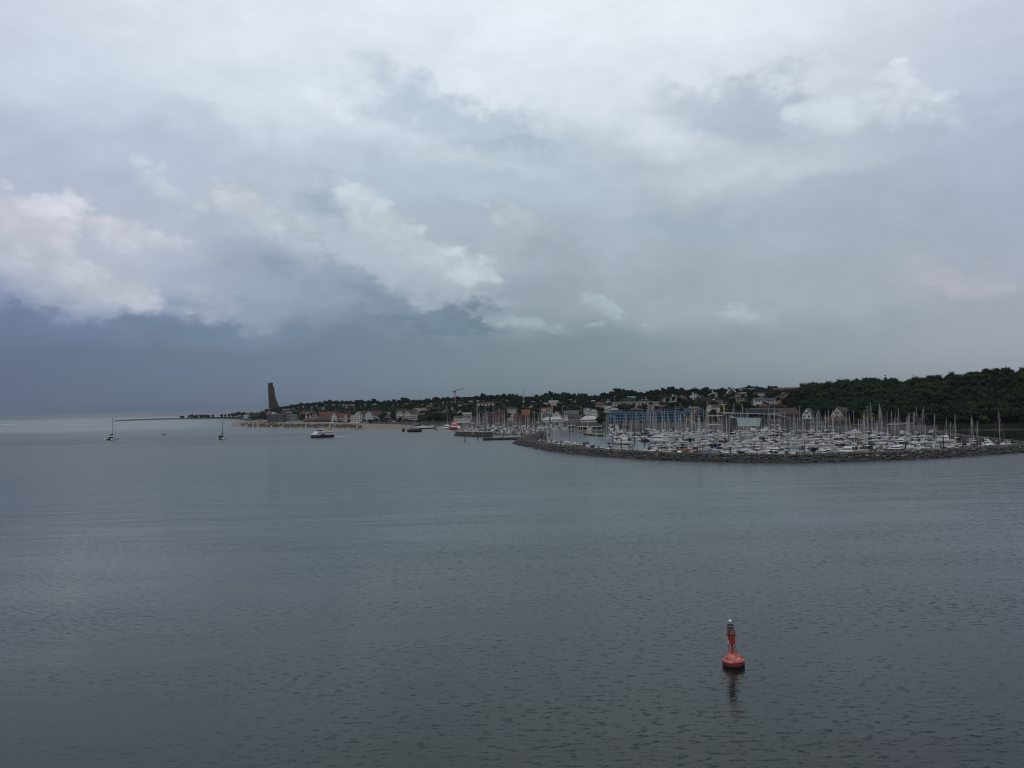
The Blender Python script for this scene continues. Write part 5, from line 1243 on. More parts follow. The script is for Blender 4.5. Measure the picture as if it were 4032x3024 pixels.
# ---- white and black harbour ferry
def ferry():
    p = W(1267, 1722.5); root = thing('ferry', 'white passenger ferry with black hull and two orange funnels under way', 'ferry', (p.x, p.y, 0), R(180+48)); root.scale = (.76, .76, .80)
    L, Bm = 30.0, 7.4
    def sec(t, w, z0, z1, fl=1.0): x = -L/2+L*t; return [(x, -Bm/2*w*fl, z1), (x, Bm/2*w*fl, z1), (x, Bm/2*w, z0), (x, Bm/2*w*.7, -1.0), (x, -Bm/2*w*.7, -1.0), (x, -Bm/2*w, z0)]
    st = ((0, .88), (.1, .97), (.35, 1.0), (.65, 1.0), (.82, .78), (.93, .42), (1.0, .06))
    b = MB(); b.loft([sec(t, w, .1, 2.75+.35*t**4, 1.03) for t, w in st]); hull = b.build('hull', M_hblk, root)
    b = MB(); secs = []
    for t, w in st: x = -L/2+L*t; z = 2.75+.35*t**4; h = z+1.1+(.5*t**3); secs.append([(x, -Bm/2*w*1.03, z), (x, Bm/2*w*1.03, z), (x, Bm/2*w*1.05, h), (x, -Bm/2*w*1.05, h)])
    b.loft(secs); b.build('bulwark', M_gel, root)
    b = MB(); b.loft([[(x, -w, 3.2), (x, w, 3.2), (x-q, w*.95, 5.6), (x-q, -w*.95, 5.6)] for x, w, q in ((-L*.47, 3.3, 0), (L*.14, 3.45, 0), (L*.3, 2.9, .7), (L*.4, 1.6, 1.6))]); cab = b.build('saloon', M_gel, root)
    g = MB(); g.box(0, 0, 0, 1.0, .1, .85); me = g.mesh('window', M_sglass)
    for s in (-1, 1):
        for i in range(14): o = put('window', me, cab); o.location = (-L*.40+i*1.45, s*3.42, 4.7)
        for i in range(5): o = put('window', me, cab); o.location = (L*.33-i*1.15-6.9, s*3.60, 3.35); o.scale = (.9, 8, .8)
    b = MB(); b.box(-L*.12, 0, 5.75, L*.72, 6.9, .22); b.build('upper_deck', M_gel, root)
    b = MB()
    for s in (-1, 1): b.box(-L*.16, s*3.35, 6.35, L*.62, .1, .9)
    b.build('deck_rail', M_gel, root)
    b = MB(); b.loft([[(x, -w, 5.6), (x, w, 5.6), (x-q, w*.9, 7.0), (x-q, -w*.9, 7.0)] for x, w, q in ((L*.02, 2.7, 0), (L*.2, 2.7, .2), (L*.3, 1.9, .9))]); b.build('bridge', M_gel, root)
    b = MB(); b.loft([[(x, -w, 7.0), (x, w, 7.0), (x-q, w*.95, 8.2), (x-q, -w*.95, 8.2)] for x, w, q in ((L*.02, 2.5, 0), (L*.17, 2.5, .15), (L*.26, 1.8, .5))]); b.build('bridge_windows', M_sglass, root)
    b = MB(); b.box(L*.12, 0, 8.35, L*.27, 6.2, .3); b.build('bridge_roof', M_gel, root)
    fm = mat('funnel_orange', (0.42, 0.24, 0.10), .6, .1, .5)
    for s in (-1, 1):
        b = MB(); b.box(-L*.36, s*2.5, 7.5, 2.2, 1.4, 3.6, 0, .8); f = b.build('funnel', fm, root); b = MB(); b.box(-L*.36, s*2.5, 9.45, 1.6, 1.1, .5); b.build('funnel_top', M_dgrey, f)
    b = MB(); b.tube((L*.04, 0, 8.4), (L*.03, 0, 11), .07, n=5); b.build('mast', M_alu, root)
    for s in (-1, 1): b = MB(); b.box(L*.05, s*3.86, 2.9, 2.0, .12, 1.9); b.build('boarding_door', M_cblk, root)
    b = MB()
    for s in (-1, 1):
        for i in range(3): b.tube((-L*.2+i*4.5, s*3.82, .9), (-L*.2+i*4.5, s*3.95, .9), .45, n=8)
    b.build('fender', M_black, root)
    d = Vector((math.cos(R(228)), math.sin(R(228)), 0)); q = p-d*L*.40; return p, d, q
fp, fd, fq = ferry()
# foam trailing the ferry and the wake of a ship that left the frame
M_foam = mat('sea_foam', (0.62, 0.64, 0.65), .9, .5, .9)
def foam(label, pts, w, n, smin, smax):
    b = MB()
    for _ in range(n):
        t = rnd.random(); i = min(len(pts)-2, int(t*(len(pts)-1))); f = t*(len(pts)-1)-i; c = pts[i].lerp(pts[i+1], f)
        x, y = c.x+rnd.gauss(0, w), c.y+rnd.gauss(0, w); s = rnd.uniform(smin, smax); a = rnd.uniform(0, 6.28)
        vs = [(x+math.cos(a+j*1.047)*s*rnd.uniform(.6, 1.2)*1.5, y+math.sin(a+j*1.047)*s*rnd.uniform(.6, 1.2), .03) for j in range(6)] + [(x, y, .12)]
        b.add(vs, [(j, (j+1) % 6, 6) for j in range(6)])
    return tag(b.build('foam', M_foam), label, 'foam', kind='stuff')
foam('white wake trailing the ferry stern', [fq, fq-fd*7+Vector((1,0,0)), fq-fd*13+Vector((3,0,0))], .9, 60, .2, .9)
foam('white bow wave of the ferry', [fp+fd*11.2, fp+fd*9+Vector((-1.6, -1, 0))], .35, 14, .2, .5)
foam('bright wake line out on the sea', [W(-60, 1675.5), W(20, 1671.8), W(66, 1669.4)], 5, 160, 1.0, 5.5)
# ---- catamarans at anchor
def catamaran(label, px, py, w_px, top, rz, covm, hood):
    p = W(px, py); k = p.y/F; Bm = w_px*k*.97; L = Bm*1.65; root = thing('catamaran', label, 'catamaran', (p.x, p.y, 0), R(rz))
    for s in (-1, 1):
        b = hull_mb(L, Bm*.2, 1.55, .05, .3, .8, .15); b.v = [(x, y+s*Bm*.39, z) for x, y, z in b.v]; b.build('hull', M_gel, root)
        b = MB(); b.box(-L*.47, s*Bm*.39, .55, L*.08, Bm*.17, .5); b.build('stern_step', M_gel, root)
    b = MB(); b.box(-L*.03, 0, 1.25, L*.62, Bm*.64, .6); b.build('bridge_deck', M_gel, root)
    b = MB(); b.loft([[(x, -w, 1.5), (x, w, 1.5), (x-q, w*.85, 2.9), (x-q, -w*.85, 2.9)] for x, w, q in ((-L*.16, Bm*.30, 0), (L*.1, Bm*.29, .3), (L*.2, Bm*.2, .9))]); cb = b.build('cabin', M_gel, root)
    b = MB()
    for s in (-1, 1): b.box(-L*.02, s*Bm*.293, 2.3, L*.2, .08, .5)
    b.box(-L*.163, 0, 2.2, .06, Bm*.42, 1.1); b.build('window', M_sglass, cb)
    b = MB(); b.box(-L*.29, 0, 3.15, L*.28, Bm*.62, .16); b.build('hardtop', M_gel if not hood else covm, root)
    b = MB(); b.box(-L*.42, Bm*.08*(1 if hood else -1), 2.15, .15, Bm*(.5 if hood else .36), 1.5); b.build('cockpit_screen', covm, root)
    t = WD(px, top, p.y).z; mx = L*.05
    b = MB(); b.tube((mx, 0, 2.8), (mx-.2, 0, t), .20, .14, 6)
    for f in (.45, .7): b.tube((mx-.1, -1.1, 2.8+(t-2.8)*f), (mx-.1, 1.1, 2.8+(t-2.8)*f), .05, n=4)
    b.build('mast', M_dgrey, root)
    b = MB(); b.loft([[(mx-.2, -.25, 4.3), (mx-.2, .25, 4.3), (mx-.2, 0, 5.9)], [(-L*.36, -.2, 4.2), (-L*.36, .2, 4.2), (-L*.36, 0, 4.7)]]); b.build('boom_cover', covm, root)
    b = MB(); b.tube((L*.46, 0, 1.6), (mx-.15, 0, t*.93), .1, .06, 5); b.build('furled_sail', M_sail, root)
catamaran('white catamaran at anchor with a dark cockpit screen, out by the sandspit tip', 443, 1731.5, 35, 1646.5, 82, M_cblk, False)
catamaran('white catamaran at anchor with a black canopy, close to the beach tip', 876, 1728, 30, 1655, 92, M_cblk, True)
# ---- rowing boat with a person
def person_mesh(h=1.75, pose='stand'):
    s = h/1.75; me = bpy.data.meshes.new('person_skeleton')
    if pose == 'stand':
        V = [(0,0,.95),(0,0,1.2),(0,0,1.42),(0,0,1.5),(0,0,1.64),(.1,0,.9),(.11,.02,.5),(.11,0,.06),(.11,-.12,.03),(-.1,0,.9),(-.12,-.04,.5),(-.13,.03,.06),(-.13,-.09,.03),(.19,0,1.4),(.25,.02,1.13),(.24,-.08,.9),(-.19,0,1.4),(-.25,.02,1.13),(-.24,-.08,.9)]
    else:
        V = [(0,0,.40),(0,-.03,.65),(0,-.05,.88),(0,-.06,.96),(0,-.08,1.1),(.1,-.05,.40),(.13,-.48,.52),(.12,-.62,.12),(.12,-.74,.09),(-.1,-.05,.40),(-.13,-.48,.52),(-.12,-.62,.12),(-.12,-.74,.09),(.19,-.05,.86),(.24,-.25,.68),(.18,-.5,.66),(-.19,-.05,.86),(-.24,-.25,.68),(-.18,-.5,.66)]
    E = [(0,1),(1,2),(2,3),(3,4),(0,5),(5,6),(6,7),(7,8),(0,9),(9,10),(10,11),(11,12),(2,13),(13,14),(14,15),(2,16),(16,17),(17,18)]
    rad = [.14,.125,.14,.055,.105,.09,.065,.045,.04,.09,.065,.045,.04,.06,.045,.035,.06,.045,.035]
    me.from_pydata([(x*s, y*s, z*s) for x, y, z in V], E, []); o = put('person_tmp', me)
    md = o.modifiers.new('skin', 'SKIN'); o.modifiers.new('sub', 'SUBSURF').levels = 1
    for i, sv_ in enumerate(me.skin_vertices[0].data): sv_.radius = (rad[i]*s, rad[i]*s); sv_.use_root = i == 0
    dg = bpy.context.evaluated_depsgraph_get(); out = bpy.data.meshes.new_from_object(o.evaluated_get(dg)); out.name = 'person'
    bpy.data.objects.remove(o); return out
PST, PSI = person_mesh(), person_mesh(1.75, 'sit')
SKIN = [mat('clothes_dark', (0.04, 0.045, 0.06), .9), mat('clothes_pale', (0.45, 0.43, 0.42), .9), mat('clothes_red', (0.28, 0.06, 0.06), .9), mat('bare_skin', (0.36, 0.21, 0.15), .7)]
PM = {}
def person(loc, rz, label, k, me=None, z=0):
    key = (k, me is PSI)
    if key not in PM:
        q = (me or PST).copy(); q.materials.clear(); q.materials.append(SKIN[k]); q.materials.append(SKIN[3])
        hz = max(v.co.z for v in q.vertices); idx = [1 if sum(q.vertices[i].co.z for i in f.vertices)/len(f.vertices) > hz-.26 else 0 for f in q.polygons]
        q.polygons.foreach_set('material_index', idx); PM[key] = q
    o = put('person', PM[key]); o.location = (loc.x, loc.y, loc.z); o.rotation_euler = (0, 0, rz); return tag(o, label, 'person')
p = W(644, 1712.5); root = thing('rowing_boat', 'small dark rowing boat far out between the two catamarans', 'rowing boat', (p.x, p.y, 0), R(172)); hull_mb(4.6, 1.5, .55, .08, .2).build('hull', M_hblk, root)
b = MB(); b.box(-.5, 0, .5, .35, 1.2, .06); b.build('thwart', M_wood, root)
person(Vector((p.x+.6, p.y, .18)), R(80), 'person in dark clothes sitting in the small rowing boat', 0, PSI)
# ---- vessels at the harbour entrance
def workboat():
    D = Dof(1634, 1700); G = W(1634, 1700); k = D/F; L = 58*k*1.02; root = thing('pilot_boat', 'grey and black workboat with tall thin mast by the harbour house', 'workboat', (G.x, G.y, 0), R(-6))
    hull_mb(L, L*.3, 2.4, .05, .8, .9, .5).build('hull', M_hblk, root)
    b = MB(); b.box(-L*.02, 0, 3.0, L*.72, L*.2, 1.6); b.build('deckhouse', M_grey, root)
    b = MB(); b.box(-L*.22, 0, 4.6, L*.28, L*.18, 2.2, 0, .9); wh = b.build('wheelhouse', M_steel, root)
    b = MB(); b.box(-L*.22, 0, 4.9, L*.27, L*.176, .7); b.box(-L*.22, 0, 4.9, L*.285, L*.15, .7); b.build('window', M_sglass, wh)
    b = MB(); b.tube((-L*.04, 0, 3.6), (-L*.04, 0, 3.6+26*k+3), .2, .1, 6); b.build('mast', M_alu, root)
    b = MB(); b.lathe([(0.05, -1), (1.0, -.6), (1.3, 0), (1.0, .7), (.05, 1)], 12, (L*.24, -L*.05, 4.3)); b.build('radar_dome', M_gel, root, True)
    b = MB(); b.lathe([(.3, -.3), (.75, -.2), (.75, .2), (.3, .3)], 10); b.v = [(x, z, y) for x, y, z in b.v]; me = b.mesh('tyre_fender', M_black)
    for i in range(5): o = put('tyre_fender', me, root); o.location = (-L*.36+i*L*.17, -L*.155, 1.1)
workboat()
p = W(1589, 1698.5); t = thing('mooring_block', 'dark square mooring block in the water by the harbour house', 'mooring block', (p.x, p.y, 0)); b = MB(); b.box(0, 0, .9, 2.8, 2.8, 3.8); b.build('block', M_black, t); b = MB(); b.tube((0, 0, 2.8), (0, 0, 3.4), .3, .36, 8); b.build('bollard', M_black, t)
def long_ship():
    G = W(1687, 1687.5); k = G.y/F; L = 66*k; root = thing('excursion_ship', 'long low white excursion ship moored at the tree belt', 'ship', (G.x, G.y, 0), R(4)); hull_mb(L, 5.2, 2.0, .04, .6, .8, .45).build('hull', M_hblk, root)
    b = hull_mb(L*.995, 5.3, 2.2, .03, -.7, .8, .45); b.build('topsides', M_gel, root)
    for x, l, h in ((-L*.3, L*.22, 1.3), (0, L*.2, .8), (L*.24, L*.2, 1.5)):
        b = MB(); b.box(x, 0, 2.3+h/2, l, 3.6, h); d = b.build('deckhouse', M_gel, root); b = MB(); b.box(x, 0, 2.3+h*.55, l*.86, 3.66, h*.4); b.build('window', M_sglass, d)
    b = MB()
    for i in range(10): b.tube((-L*.45+i*L*.09, -2.5, 2.2), (-L*.45+i*L*.09, -2.5, 3.2), .05, n=4)
    b.tube((-L*.45, -2.5, 3.2), (L*.4, -2.5, 3.2), .04, n=4); b.build('railing', M_alu, root)
long_ship()
def rescue_boat():
    G = W(1789, 1691); k = G.y/F; L = 46*k; root = thing('rescue_cruiser', 'red and white sea rescue cruiser with bright orange superstructure', 'rescue boat', (G.x, G.y, 0), R(176)); hull_mb(L, L*.26, 2.3, .08, .6, .9, .5).build('hull', M_hred, root)
    om = mat('signal_orange', (0.62, 0.11, 0.035), .5)
    b = MB(); b.box(-L*.02, 0, 3.6, L*.62, L*.19, 2.2); d = b.build('deckhouse', M_gel, root); b = MB(); b.box(-L*.02, 0, 4.0, L*.56, L*.194, .6); b.build('window', M_sglass, d)
    b = MB(); b.box(-L*.05, 0, 5.3, L*.56, L*.2, 1.2); b.build('upper_deck', om, root)
    b = MB(); b.box(-L*.02, 0, 6.6, L*.36, L*.16, 1.3); b.build('wheelhouse', M_gel, root)
    b = MB(); b.box(-L*.02, 0, 7.6, L*.42, L*.19, .9); b.build('wheelhouse_roof', om, root)
    b = MB(); b.tube((-L*.1, 0, 8), (-L*.12, 0, 13), .14, .08, 6); b.build('mast', om, root)
rescue_boat()
named('', MBT[1][1], 'motor_yacht', 'motorboat', 1757, 1689, 182, 1.35, 'white motor yacht moored just ahead of the red rescue cruiser', 9)
named('', SB[1][1], 'sailboat', 'sailboat', 1759, 1684, 12, 1.75, 'two-masted looking sailboat with tall pale mast before the tree belt', 9)
p = W(1716, 1693.5); t = thing('dinghy', 'tiny dark motor dinghy leaving the harbour mouth', 'dinghy', (p.x, p.y, 0), R(185)); hull_mb(4.5, 1.7, .6, .08, .2).build('hull', M_hblk, t); b = MB(); b.box(-2.2, 0, .8, .4, .4, .9); b.build('outboard_motor', M_black, t)
person(Vector((p.x+.5, p.y, .2)), R(90), 'person in dark clothes steering the tiny motor dinghy', 0, PSI)
# ------------------------------------------------------------------ red lateral buoy
def buoy():
    p = W(2889, 2618); root = thing('buoy', 'red navigation buoy with lattice cage and dark solar lantern cabinet afloat', 'buoy', (p.x, p.y, 0))
    root.rotation_euler = (R(-1.5), R(-2.6), R(8)); root.scale = (.95, .95, .935)
    red = mat('buoy_red', (0.25, 0.022, 0.016), .5, .16, 3.0, .4)
    # sun-bleached orange red on the float, with rust streaks
    fm = bpy.data.materials.new('faded_buoy_red'); fm.use_nodes = True; t = fm.node_tree; b = NB(t); pr = t.nodes['Principled BSDF']; tcn = b.n('ShaderNodeTexCoord'); v = tcn.outputs['Object']
    mp = b.n('ShaderNodeMapping'); b.put(mp.inputs['Vector'], v); mp.inputs['Scale'].default_value = (3.5, 3.5, .7)
    st = b.noise(mp.outputs[0], 1.6, 6, .65).outputs['Fac']; sp = b.noise(v, 5.0, 6, .7).outputs['Fac']
    c = b.mix(b.mr(st, .40, .66), (0.38, 0.085, 0.068), (0.24, 0.034, 0.027)); pl = b.noise(v, 1.7, 4, .6).outputs['Fac']; c = b.mix(b.math('MULTIPLY', b.mr(pl, .48, .62), .75), c, (0.46, 0.19, 0.16)); mp2 = b.n('ShaderNodeMapping'); b.put(mp2.inputs['Vector'], v); mp2.inputs['Scale'].default_value = (9, 9, .8); rs = b.noise(mp2.outputs[0], 1.0, 4, .6).outputs['Fac']; c = b.mix(b.math('MULTIPLY', b.mr(rs, .57, .68), .8), c, (0.13, 0.04, 0.03)); c = b.mix(b.mr(sp, .60, .68), c, (0.10, 0.045, 0.035)); b.put(pr.inputs['Base Color'], c); pr.inputs['Roughness'].default_value = .6
    weed = mat('buoy_waterline', (0.016, 0.010, 0.009), .75, .6, 2.5, .15)
    blk = mat('cabinet_dark', (0.022, 0.026, 0.026), .45)
    x = MB(); x.lathe([(1.02, -.9), (1.13, -.3), (1.14, .13)], 40); x.build('float_bottom', weed, root)
    x = MB(); x.lathe([(1.142, .12), (1.15, .16), (1.152, .30), (1.15, .44), (1.10, .47)], 40); x.build('float_band', mat('dark_band_red', (0.115, 0.022, 0.018), .55, .5, 3.0, .4), root)
    x = MB(); x.lathe([(1.10, .45), (1.165, .455), (1.17, .52), (1.15, .60), (1.08, .68), (.93, .82), (.70, 1.04), (.47, 1.27), (.43, 1.33), (.05, 1.335)], 40); fl = x.build('float', fm, root, True)
    x = MB(); x.lathe([(.44, 1.335), (.44, 1.39), (.40, 1.39), (.38, 1.37)], 24); x.build('base_ring', red, root)
    # lifting eyes
    for a in (R(205), R(330), R(80)):
        x = MB(); r = .94; q = Vector((math.cos(a)*r, math.sin(a)*r, .80)); n_ = Vector((math.cos(a), math.sin(a), 0)); s = Vector((-n_.y, n_.x, 0))
        pts = [q + s*math.cos(j*math.pi/6)*.13 + Vector((n_.x*.5, n_.y*.5, 1)).normalized()*math.sin(j*math.pi/6)*.22 for j in range(7)]
        for u, w in zip(pts, pts[1:]): x.tube(u, w, .030, n=6)
        x.build('lifting_eye', mat('rusty_iron', (0.10, 0.045, 0.03), .8, .4, 6), fl)
    x = MB(); x.box(.33, -.83, .86, .16, .03, .2, R(15)); x.v = [(a, b_ + (c_-.86)*.9, c_) for a, b_, c_ in x.v]; x.build('number_plate', mat('faded_yellow', (0.45, 0.38, 0.16), .7, .3, 9), fl)
    # cage
    x = MB()
    for i in range(4):
        a = R(45+90*i+8); x2 = MB(); x2.tube((math.cos(a)*.41, math.sin(a)*.41, 1.36), (math.cos(a)*.33, math.sin(a)*.33, 2.32), .030, n=6); x2.build('cage_leg', red, root)
    x = MB(); x.tube((0, 0, 1.33), (0, 0, 2.4), .065, n=8); x.build('centre_pole', red, root)
    x = MB()
    for z in (1.62, 1.86, 2.10):
        r = .41-(z-1.36)*.083; pts = [(math.cos(R(45+90*i+8))*r, math.sin(R(45+90*i+8))*r, z) for i in range(4)]
        for u, w in zip(pts, pts[1:]+pts[:1]): x.tube(u, w, .013, n=5)
    x.build('cage_rung', red, root)
    # drum: a squat barrel of flat plates, waisted towards its foot
    x = MB(); x.lathe([(.34, 2.30), (.36, 2.34), (.355, 2.44), (.37, 3.08), (.385, 3.14), (.10, 3.15)], 10); x.build('drum', red, root)
    x = MB(); x.box(-.42, -.1, 2.50, .12, .14, .26); x.build('bracket', mat('pale_bracket', (.5, .42, .38), .7), root)
    x = MB()
    for j in range(28):
        u, w = R(j*360/28), R((j+1)*360/28); x.tube((math.cos(u)*.64, math.sin(u)*.64, 3.18), (math.cos(w)*.64, math.sin(w)*.64, 3.18), .024, n=6, cap=False)
    for a in (0, 90, 180, 270): x.tube((math.cos(R(a))*.36, math.sin(R(a))*.36, 3.12), (math.cos(R(a))*.64, math.sin(R(a))*.64, 3.18), .022, n=6)
    x.build('guard_ring', red, root)
    # cabinet, tapering, solar panels on its sides
    x = MB(); secs = []
    for z, w in ((3.16, .35), (3.25, .36), (4.30, .26), (4.42, .22)):
        c_ = .07; secs.append([(-w+c_, -w, z), (w-c_, -w, z), (w, -w+c_, z), (w, w-c_, z), (w-c_, w, z), (-w+c_, w, z), (-w, w-c_, z), (-w, -w+c_, z)])
    x.loft(secs); cab = x.build('cabinet', blk, root)
    pan = mat('solar_panel', (0.012, 0.014, 0.020), .12, spec=.6); frm = mat('panel_frame', (0.20, 0.215, 0.21), .5); dr = mat('dull_red_panel', (0.20, 0.055, 0.055), .55, .2, 4)
    for rz in (0, 90, 180, 270):
        def at(u, z): w = .36-(z-3.25)*.0952; return (u, -w-.012, z)
        rot = Matrix.Rotation(R(rz), 3, 'Z')
        def quad(name, m_, u0, u1, z0, z1, dz, par):
            q = [Vector(at(u0, z0)), Vector(at(u1, z0)), Vector(at(u1*.94, z1)), Vector(at(u0*.94, z1))]
            y = MB(); y.prism([rot @ (v_+Vector((0, -dz, 0))) for v_ in q], rot @ Vector((0, .02, 0))); return y.build(name, m_, par)
        f_ = quad('panel_frame', frm, -.21, .21, 3.80, 4.22, .0, cab); quad('solar_panel', pan, -.165, .165, 3.85, 4.15, .012, f_)
        quad('door', dr, -.225, .225, 3.28, 3.74, .004, cab)
    x = MB(); x.lathe([(.12, 4.42), (.12, 4.48), (.08, 4.52), (.08, 4.58)], 16); x.build('lantern_base', frm, root)
    x = MB(); x.lathe([(.10, 4.58), (.155, 4.62), (.16, 4.76), (.12, 4.82), (.03, 4.84)], 18); x.build('lantern', mat('lantern_cap', (0.75, 0.77, 0.78), .25), root, True)
buoy()

# ------------------------------------------------------------------ beach furniture and people
def chair_mesh(m1, m2):
    b = MB(); b.k = 0; b.loft([[(-.65, -.5, 0), (.65, -.5, 0), (.65, .5, 0), (-.65, .5, 0)], [(-.65, -.5, .75), (.65, -.5, .75), (.65, .55, .75), (-.65, .55, .75)]])
    c = MB(); c.loft([[(-.65, y0, z), (.65, y0, z), (.65, y1, z), (-.65, y1, z)] for y0, y1, z in ((.15, .55, .75), (0.05, .62, 1.2), (-.25, .6, 1.6), (-.2, .3, 1.8))])
    return b.mesh('seat_box', m1), c.mesh('hood', m2)
CH = [(chair_mesh(mat('wicker_brown', (0.12, 0.075, 0.045), .9, .3, 2), mat('wicker_hood', (0.15, 0.10, 0.065), .9, .3, 2)), 'brown wicker'), (chair_mesh(mat('wicker_grey', (0.085, 0.07, 0.06), .9, .3, 2), mat('wicker_grey_hood', (0.11, 0.09, 0.08), .9, .3, 2)), 'dark grey-brown wicker'), (chair_mesh(mat('wicker_blue', (0.05, 0.06, 0.11), .9), mat('blue_hood', (0.07, 0.085, 0.15), .9)), 'blue')]
placed = []
tries = 0
while len(placed) < 290 and tries < 9000:
    tries += 1
    px = rnd.choice((rnd.uniform(950, 1090), rnd.uniform(1080, 1260), rnd.uniform(1240, 1425))); py = rnd.uniform(lerp([(950, 1673), (975, 1666), (1020, 1662), (1050, 1664), (1085, 1672), (1230, 1674), (1300, 1674), (1430, 1677)], px), lerp([(950, 1677), (985, 1680), (1050, 1681.5), (1250, 1682.5), (1430, 1685)], px))
    p = W(px, py, 1.2)
    if any((p.x-q.x)**2+(p.y-q.y)**2 < 7 for q in placed): continue
    placed.append(p); k = rnd.choices((0, 1, 2), (6, 4, .8 if px > 1180 else 0))[0]; ms, nm = CH[k]
    reg = 'on the beach tip' if px < 1085 else ('below the dark beach hall and pavilion' if px < 1240 else 'below the red-roofed hotels')
    front = W(px, lerp([(911,1675.5),(950,1683.5),(1010,1685.6),(1200,1688),(1430,1691.5)], px)); 
    o = thing('beach_chair', f'{nm} hooded beach chair in the throng {reg}', 'beach chair', (p.x, p.y, .55+.7*smooth((p.y-front.y)/70)), R(rnd.gauss(0, 40)), f'{nm} hooded beach chairs {reg}'); o.scale = (1.35, 1.35, 1.3)
    put('seat_box', ms[0], o); put('hood', ms[1], o)
for i, (px, py, k, l) in enumerate([(922, 1677.5, 0, 'person in dark clothes standing on the very tip of the beach'), (941, 1680.5, 0, 'person in dark clothes near the water, short of the first beach chairs'), (961, 1682.5, 1, 'person in pale clothes at the waterline under the beach chairs'), (1083, 1684.8, 0, 'person in dark clothes at the waterline below the dark beach hall'), (1217, 1685.6, 2, 'person in red beside the beach chairs above the ferry'), (1248, 1686, 1, 'person in pale clothes on the sand above the ferry stern'), (1434, 1687.5, 0, 'person in dark clothes strolling on the empty sand below the kiosk'), (1410, 1686, 1, 'person in pale clothes on the sand by the white parasols'), (1335, 1689, 0, 'person in dark clothes at the waterline right of the ferry'.replace('right of', 'beyond'))]):
    p = W(px, py, .5); person(Vector((p.x, p.y, .32)), R(rnd.uniform(0, 360)), l, k)
for i, (px, py, l) in enumerate([(990, 1688.3, 'bather standing in the shallows off the beach tip, nearer the point'), (1009, 1687.4, 'bather standing in the shallows off the beach chairs')]):
    p = W(px, py); person(Vector((p.x, p.y, -.8)), 0, l, 3)
def parasol(px, py, w, label, m_=M_rwht):
    p = W(px, py, 2.0); k = p.y/F; r = w*k/2; t = thing('parasol', label, 'parasol', (p.x, p.y, 2.0)); b = MB(); b.tube((0, 0, 0), (0, 0, 3.4), .07, n=6); b.build('pole', M_wood, t); b = MB(); b.lathe([(r, 2.5), (r*.98, 2.62), (r*.5, 3.1), (.1, 3.6)], 10); b.build('canopy', m_, t)
parasol(1385, 1672, 22, 'wide white parasol on the hotel terrace, western of two'); parasol(1406, 1672, 24, 'wide white parasol on the hotel terrace, eastern of two')
parasol(1304, 1672, 14, 'small white parasol among beach chairs below the hotel gable'); parasol(1551, 1668, 18, 'reddish parasol beside the low harbour shed', mat('pink_canvas', (.36, .14, .13), .8))
# round clipped trees on the promenade belong to the planting below

# cars on the quays, tiny but each its own
CARC = [mat('car_white', (.6, .6, .6), .3), mat('car_silver', (.3, .31, .32), .3), mat('car_black', (.02, .02, .022), .3), mat('car_blue', (.03, .06, .15), .3), mat('car_red', (.25, .03, .03), .3)]
CN = ['white', 'silver', 'black', 'blue', 'red']; CARM = {}
def car(px, py, k, label):
    p = W(px, py, 2.1)
    if k not in CARM:
        b = MB(); b.loft([[(-2.1, y, .3), (2.1, y, .3), (2.1, y, .75), (1.1, y, .95), (-2.0, y, .95)] for y in (-.85, .85)]); c = MB(); c.loft([[(-1.7, y*1.05, .95), (.9, y*1.05, .95), (.3, y*.85, 1.45), (-1.3, y*.85, 1.45)] for y in (-.78, .78)])
        w_ = MB(); w_.tube((0, -.1, 0), (0, .1, 0), .32, n=10); CARM[k] = (b.mesh('body', CARC[k]), c.mesh('cabin', M_sglass), w_.mesh('wheel', M_black))
    t = thing('parked_car', label, 'car', (p.x, p.y, ground(p.x, p.y)+.02), R(rnd.choice((0, 180, 20, -15))), 'cars parked behind the quays')
    put('body', CARM[k][0], t); put('cabin', CARM[k][1], t)
    for x in (-1.35, 1.35):
        for y in (-.85, .85): o = put('wheel', CARM[k][2], t); o.location = (x, y, .32)
for i, (px, py, k, l) in enumerate([(1862,1669,0,'white car parked behind the old harbour, nearest the white terrace'.replace('nearest', 'next to')),(1884,1668.5,1,'silver car parked behind the old harbour below the slate roofed house'),(1935,1668,2,'black car parked below the dark red brick front'),(1962,1667.5,0,'white car parked below the barrel roofed building'),(2005,1667,3,'blue car parked below the beige concrete block'),(2030,1667,1,'silver car parked beside the yellow lifting gantry'),(2066,1667,4,'red car parked between brick boathouse and quay'),(2120,1666.5,0,'white car parked by the lone white pole'),(2225,1671,2,'black car parked beside the grey warehouse'),(2830,1694,0,'white van-like car parked beside the mast crane'),(2920,1693,0,'white car parked under the slanted glass front'),(2955,1693,1,'silver car parked under the slanted glass front')]): car(px, py, k, l)

# ------------------------------------------------------------------ trees and woods
rnd.seed(21)
HB = [(o.location.x, o.location.y) for _, _, o in HOUSES]
def clear(x, y, r=11): return all((x-a)**2+(y-c)**2 > r*r for a, c in HB)
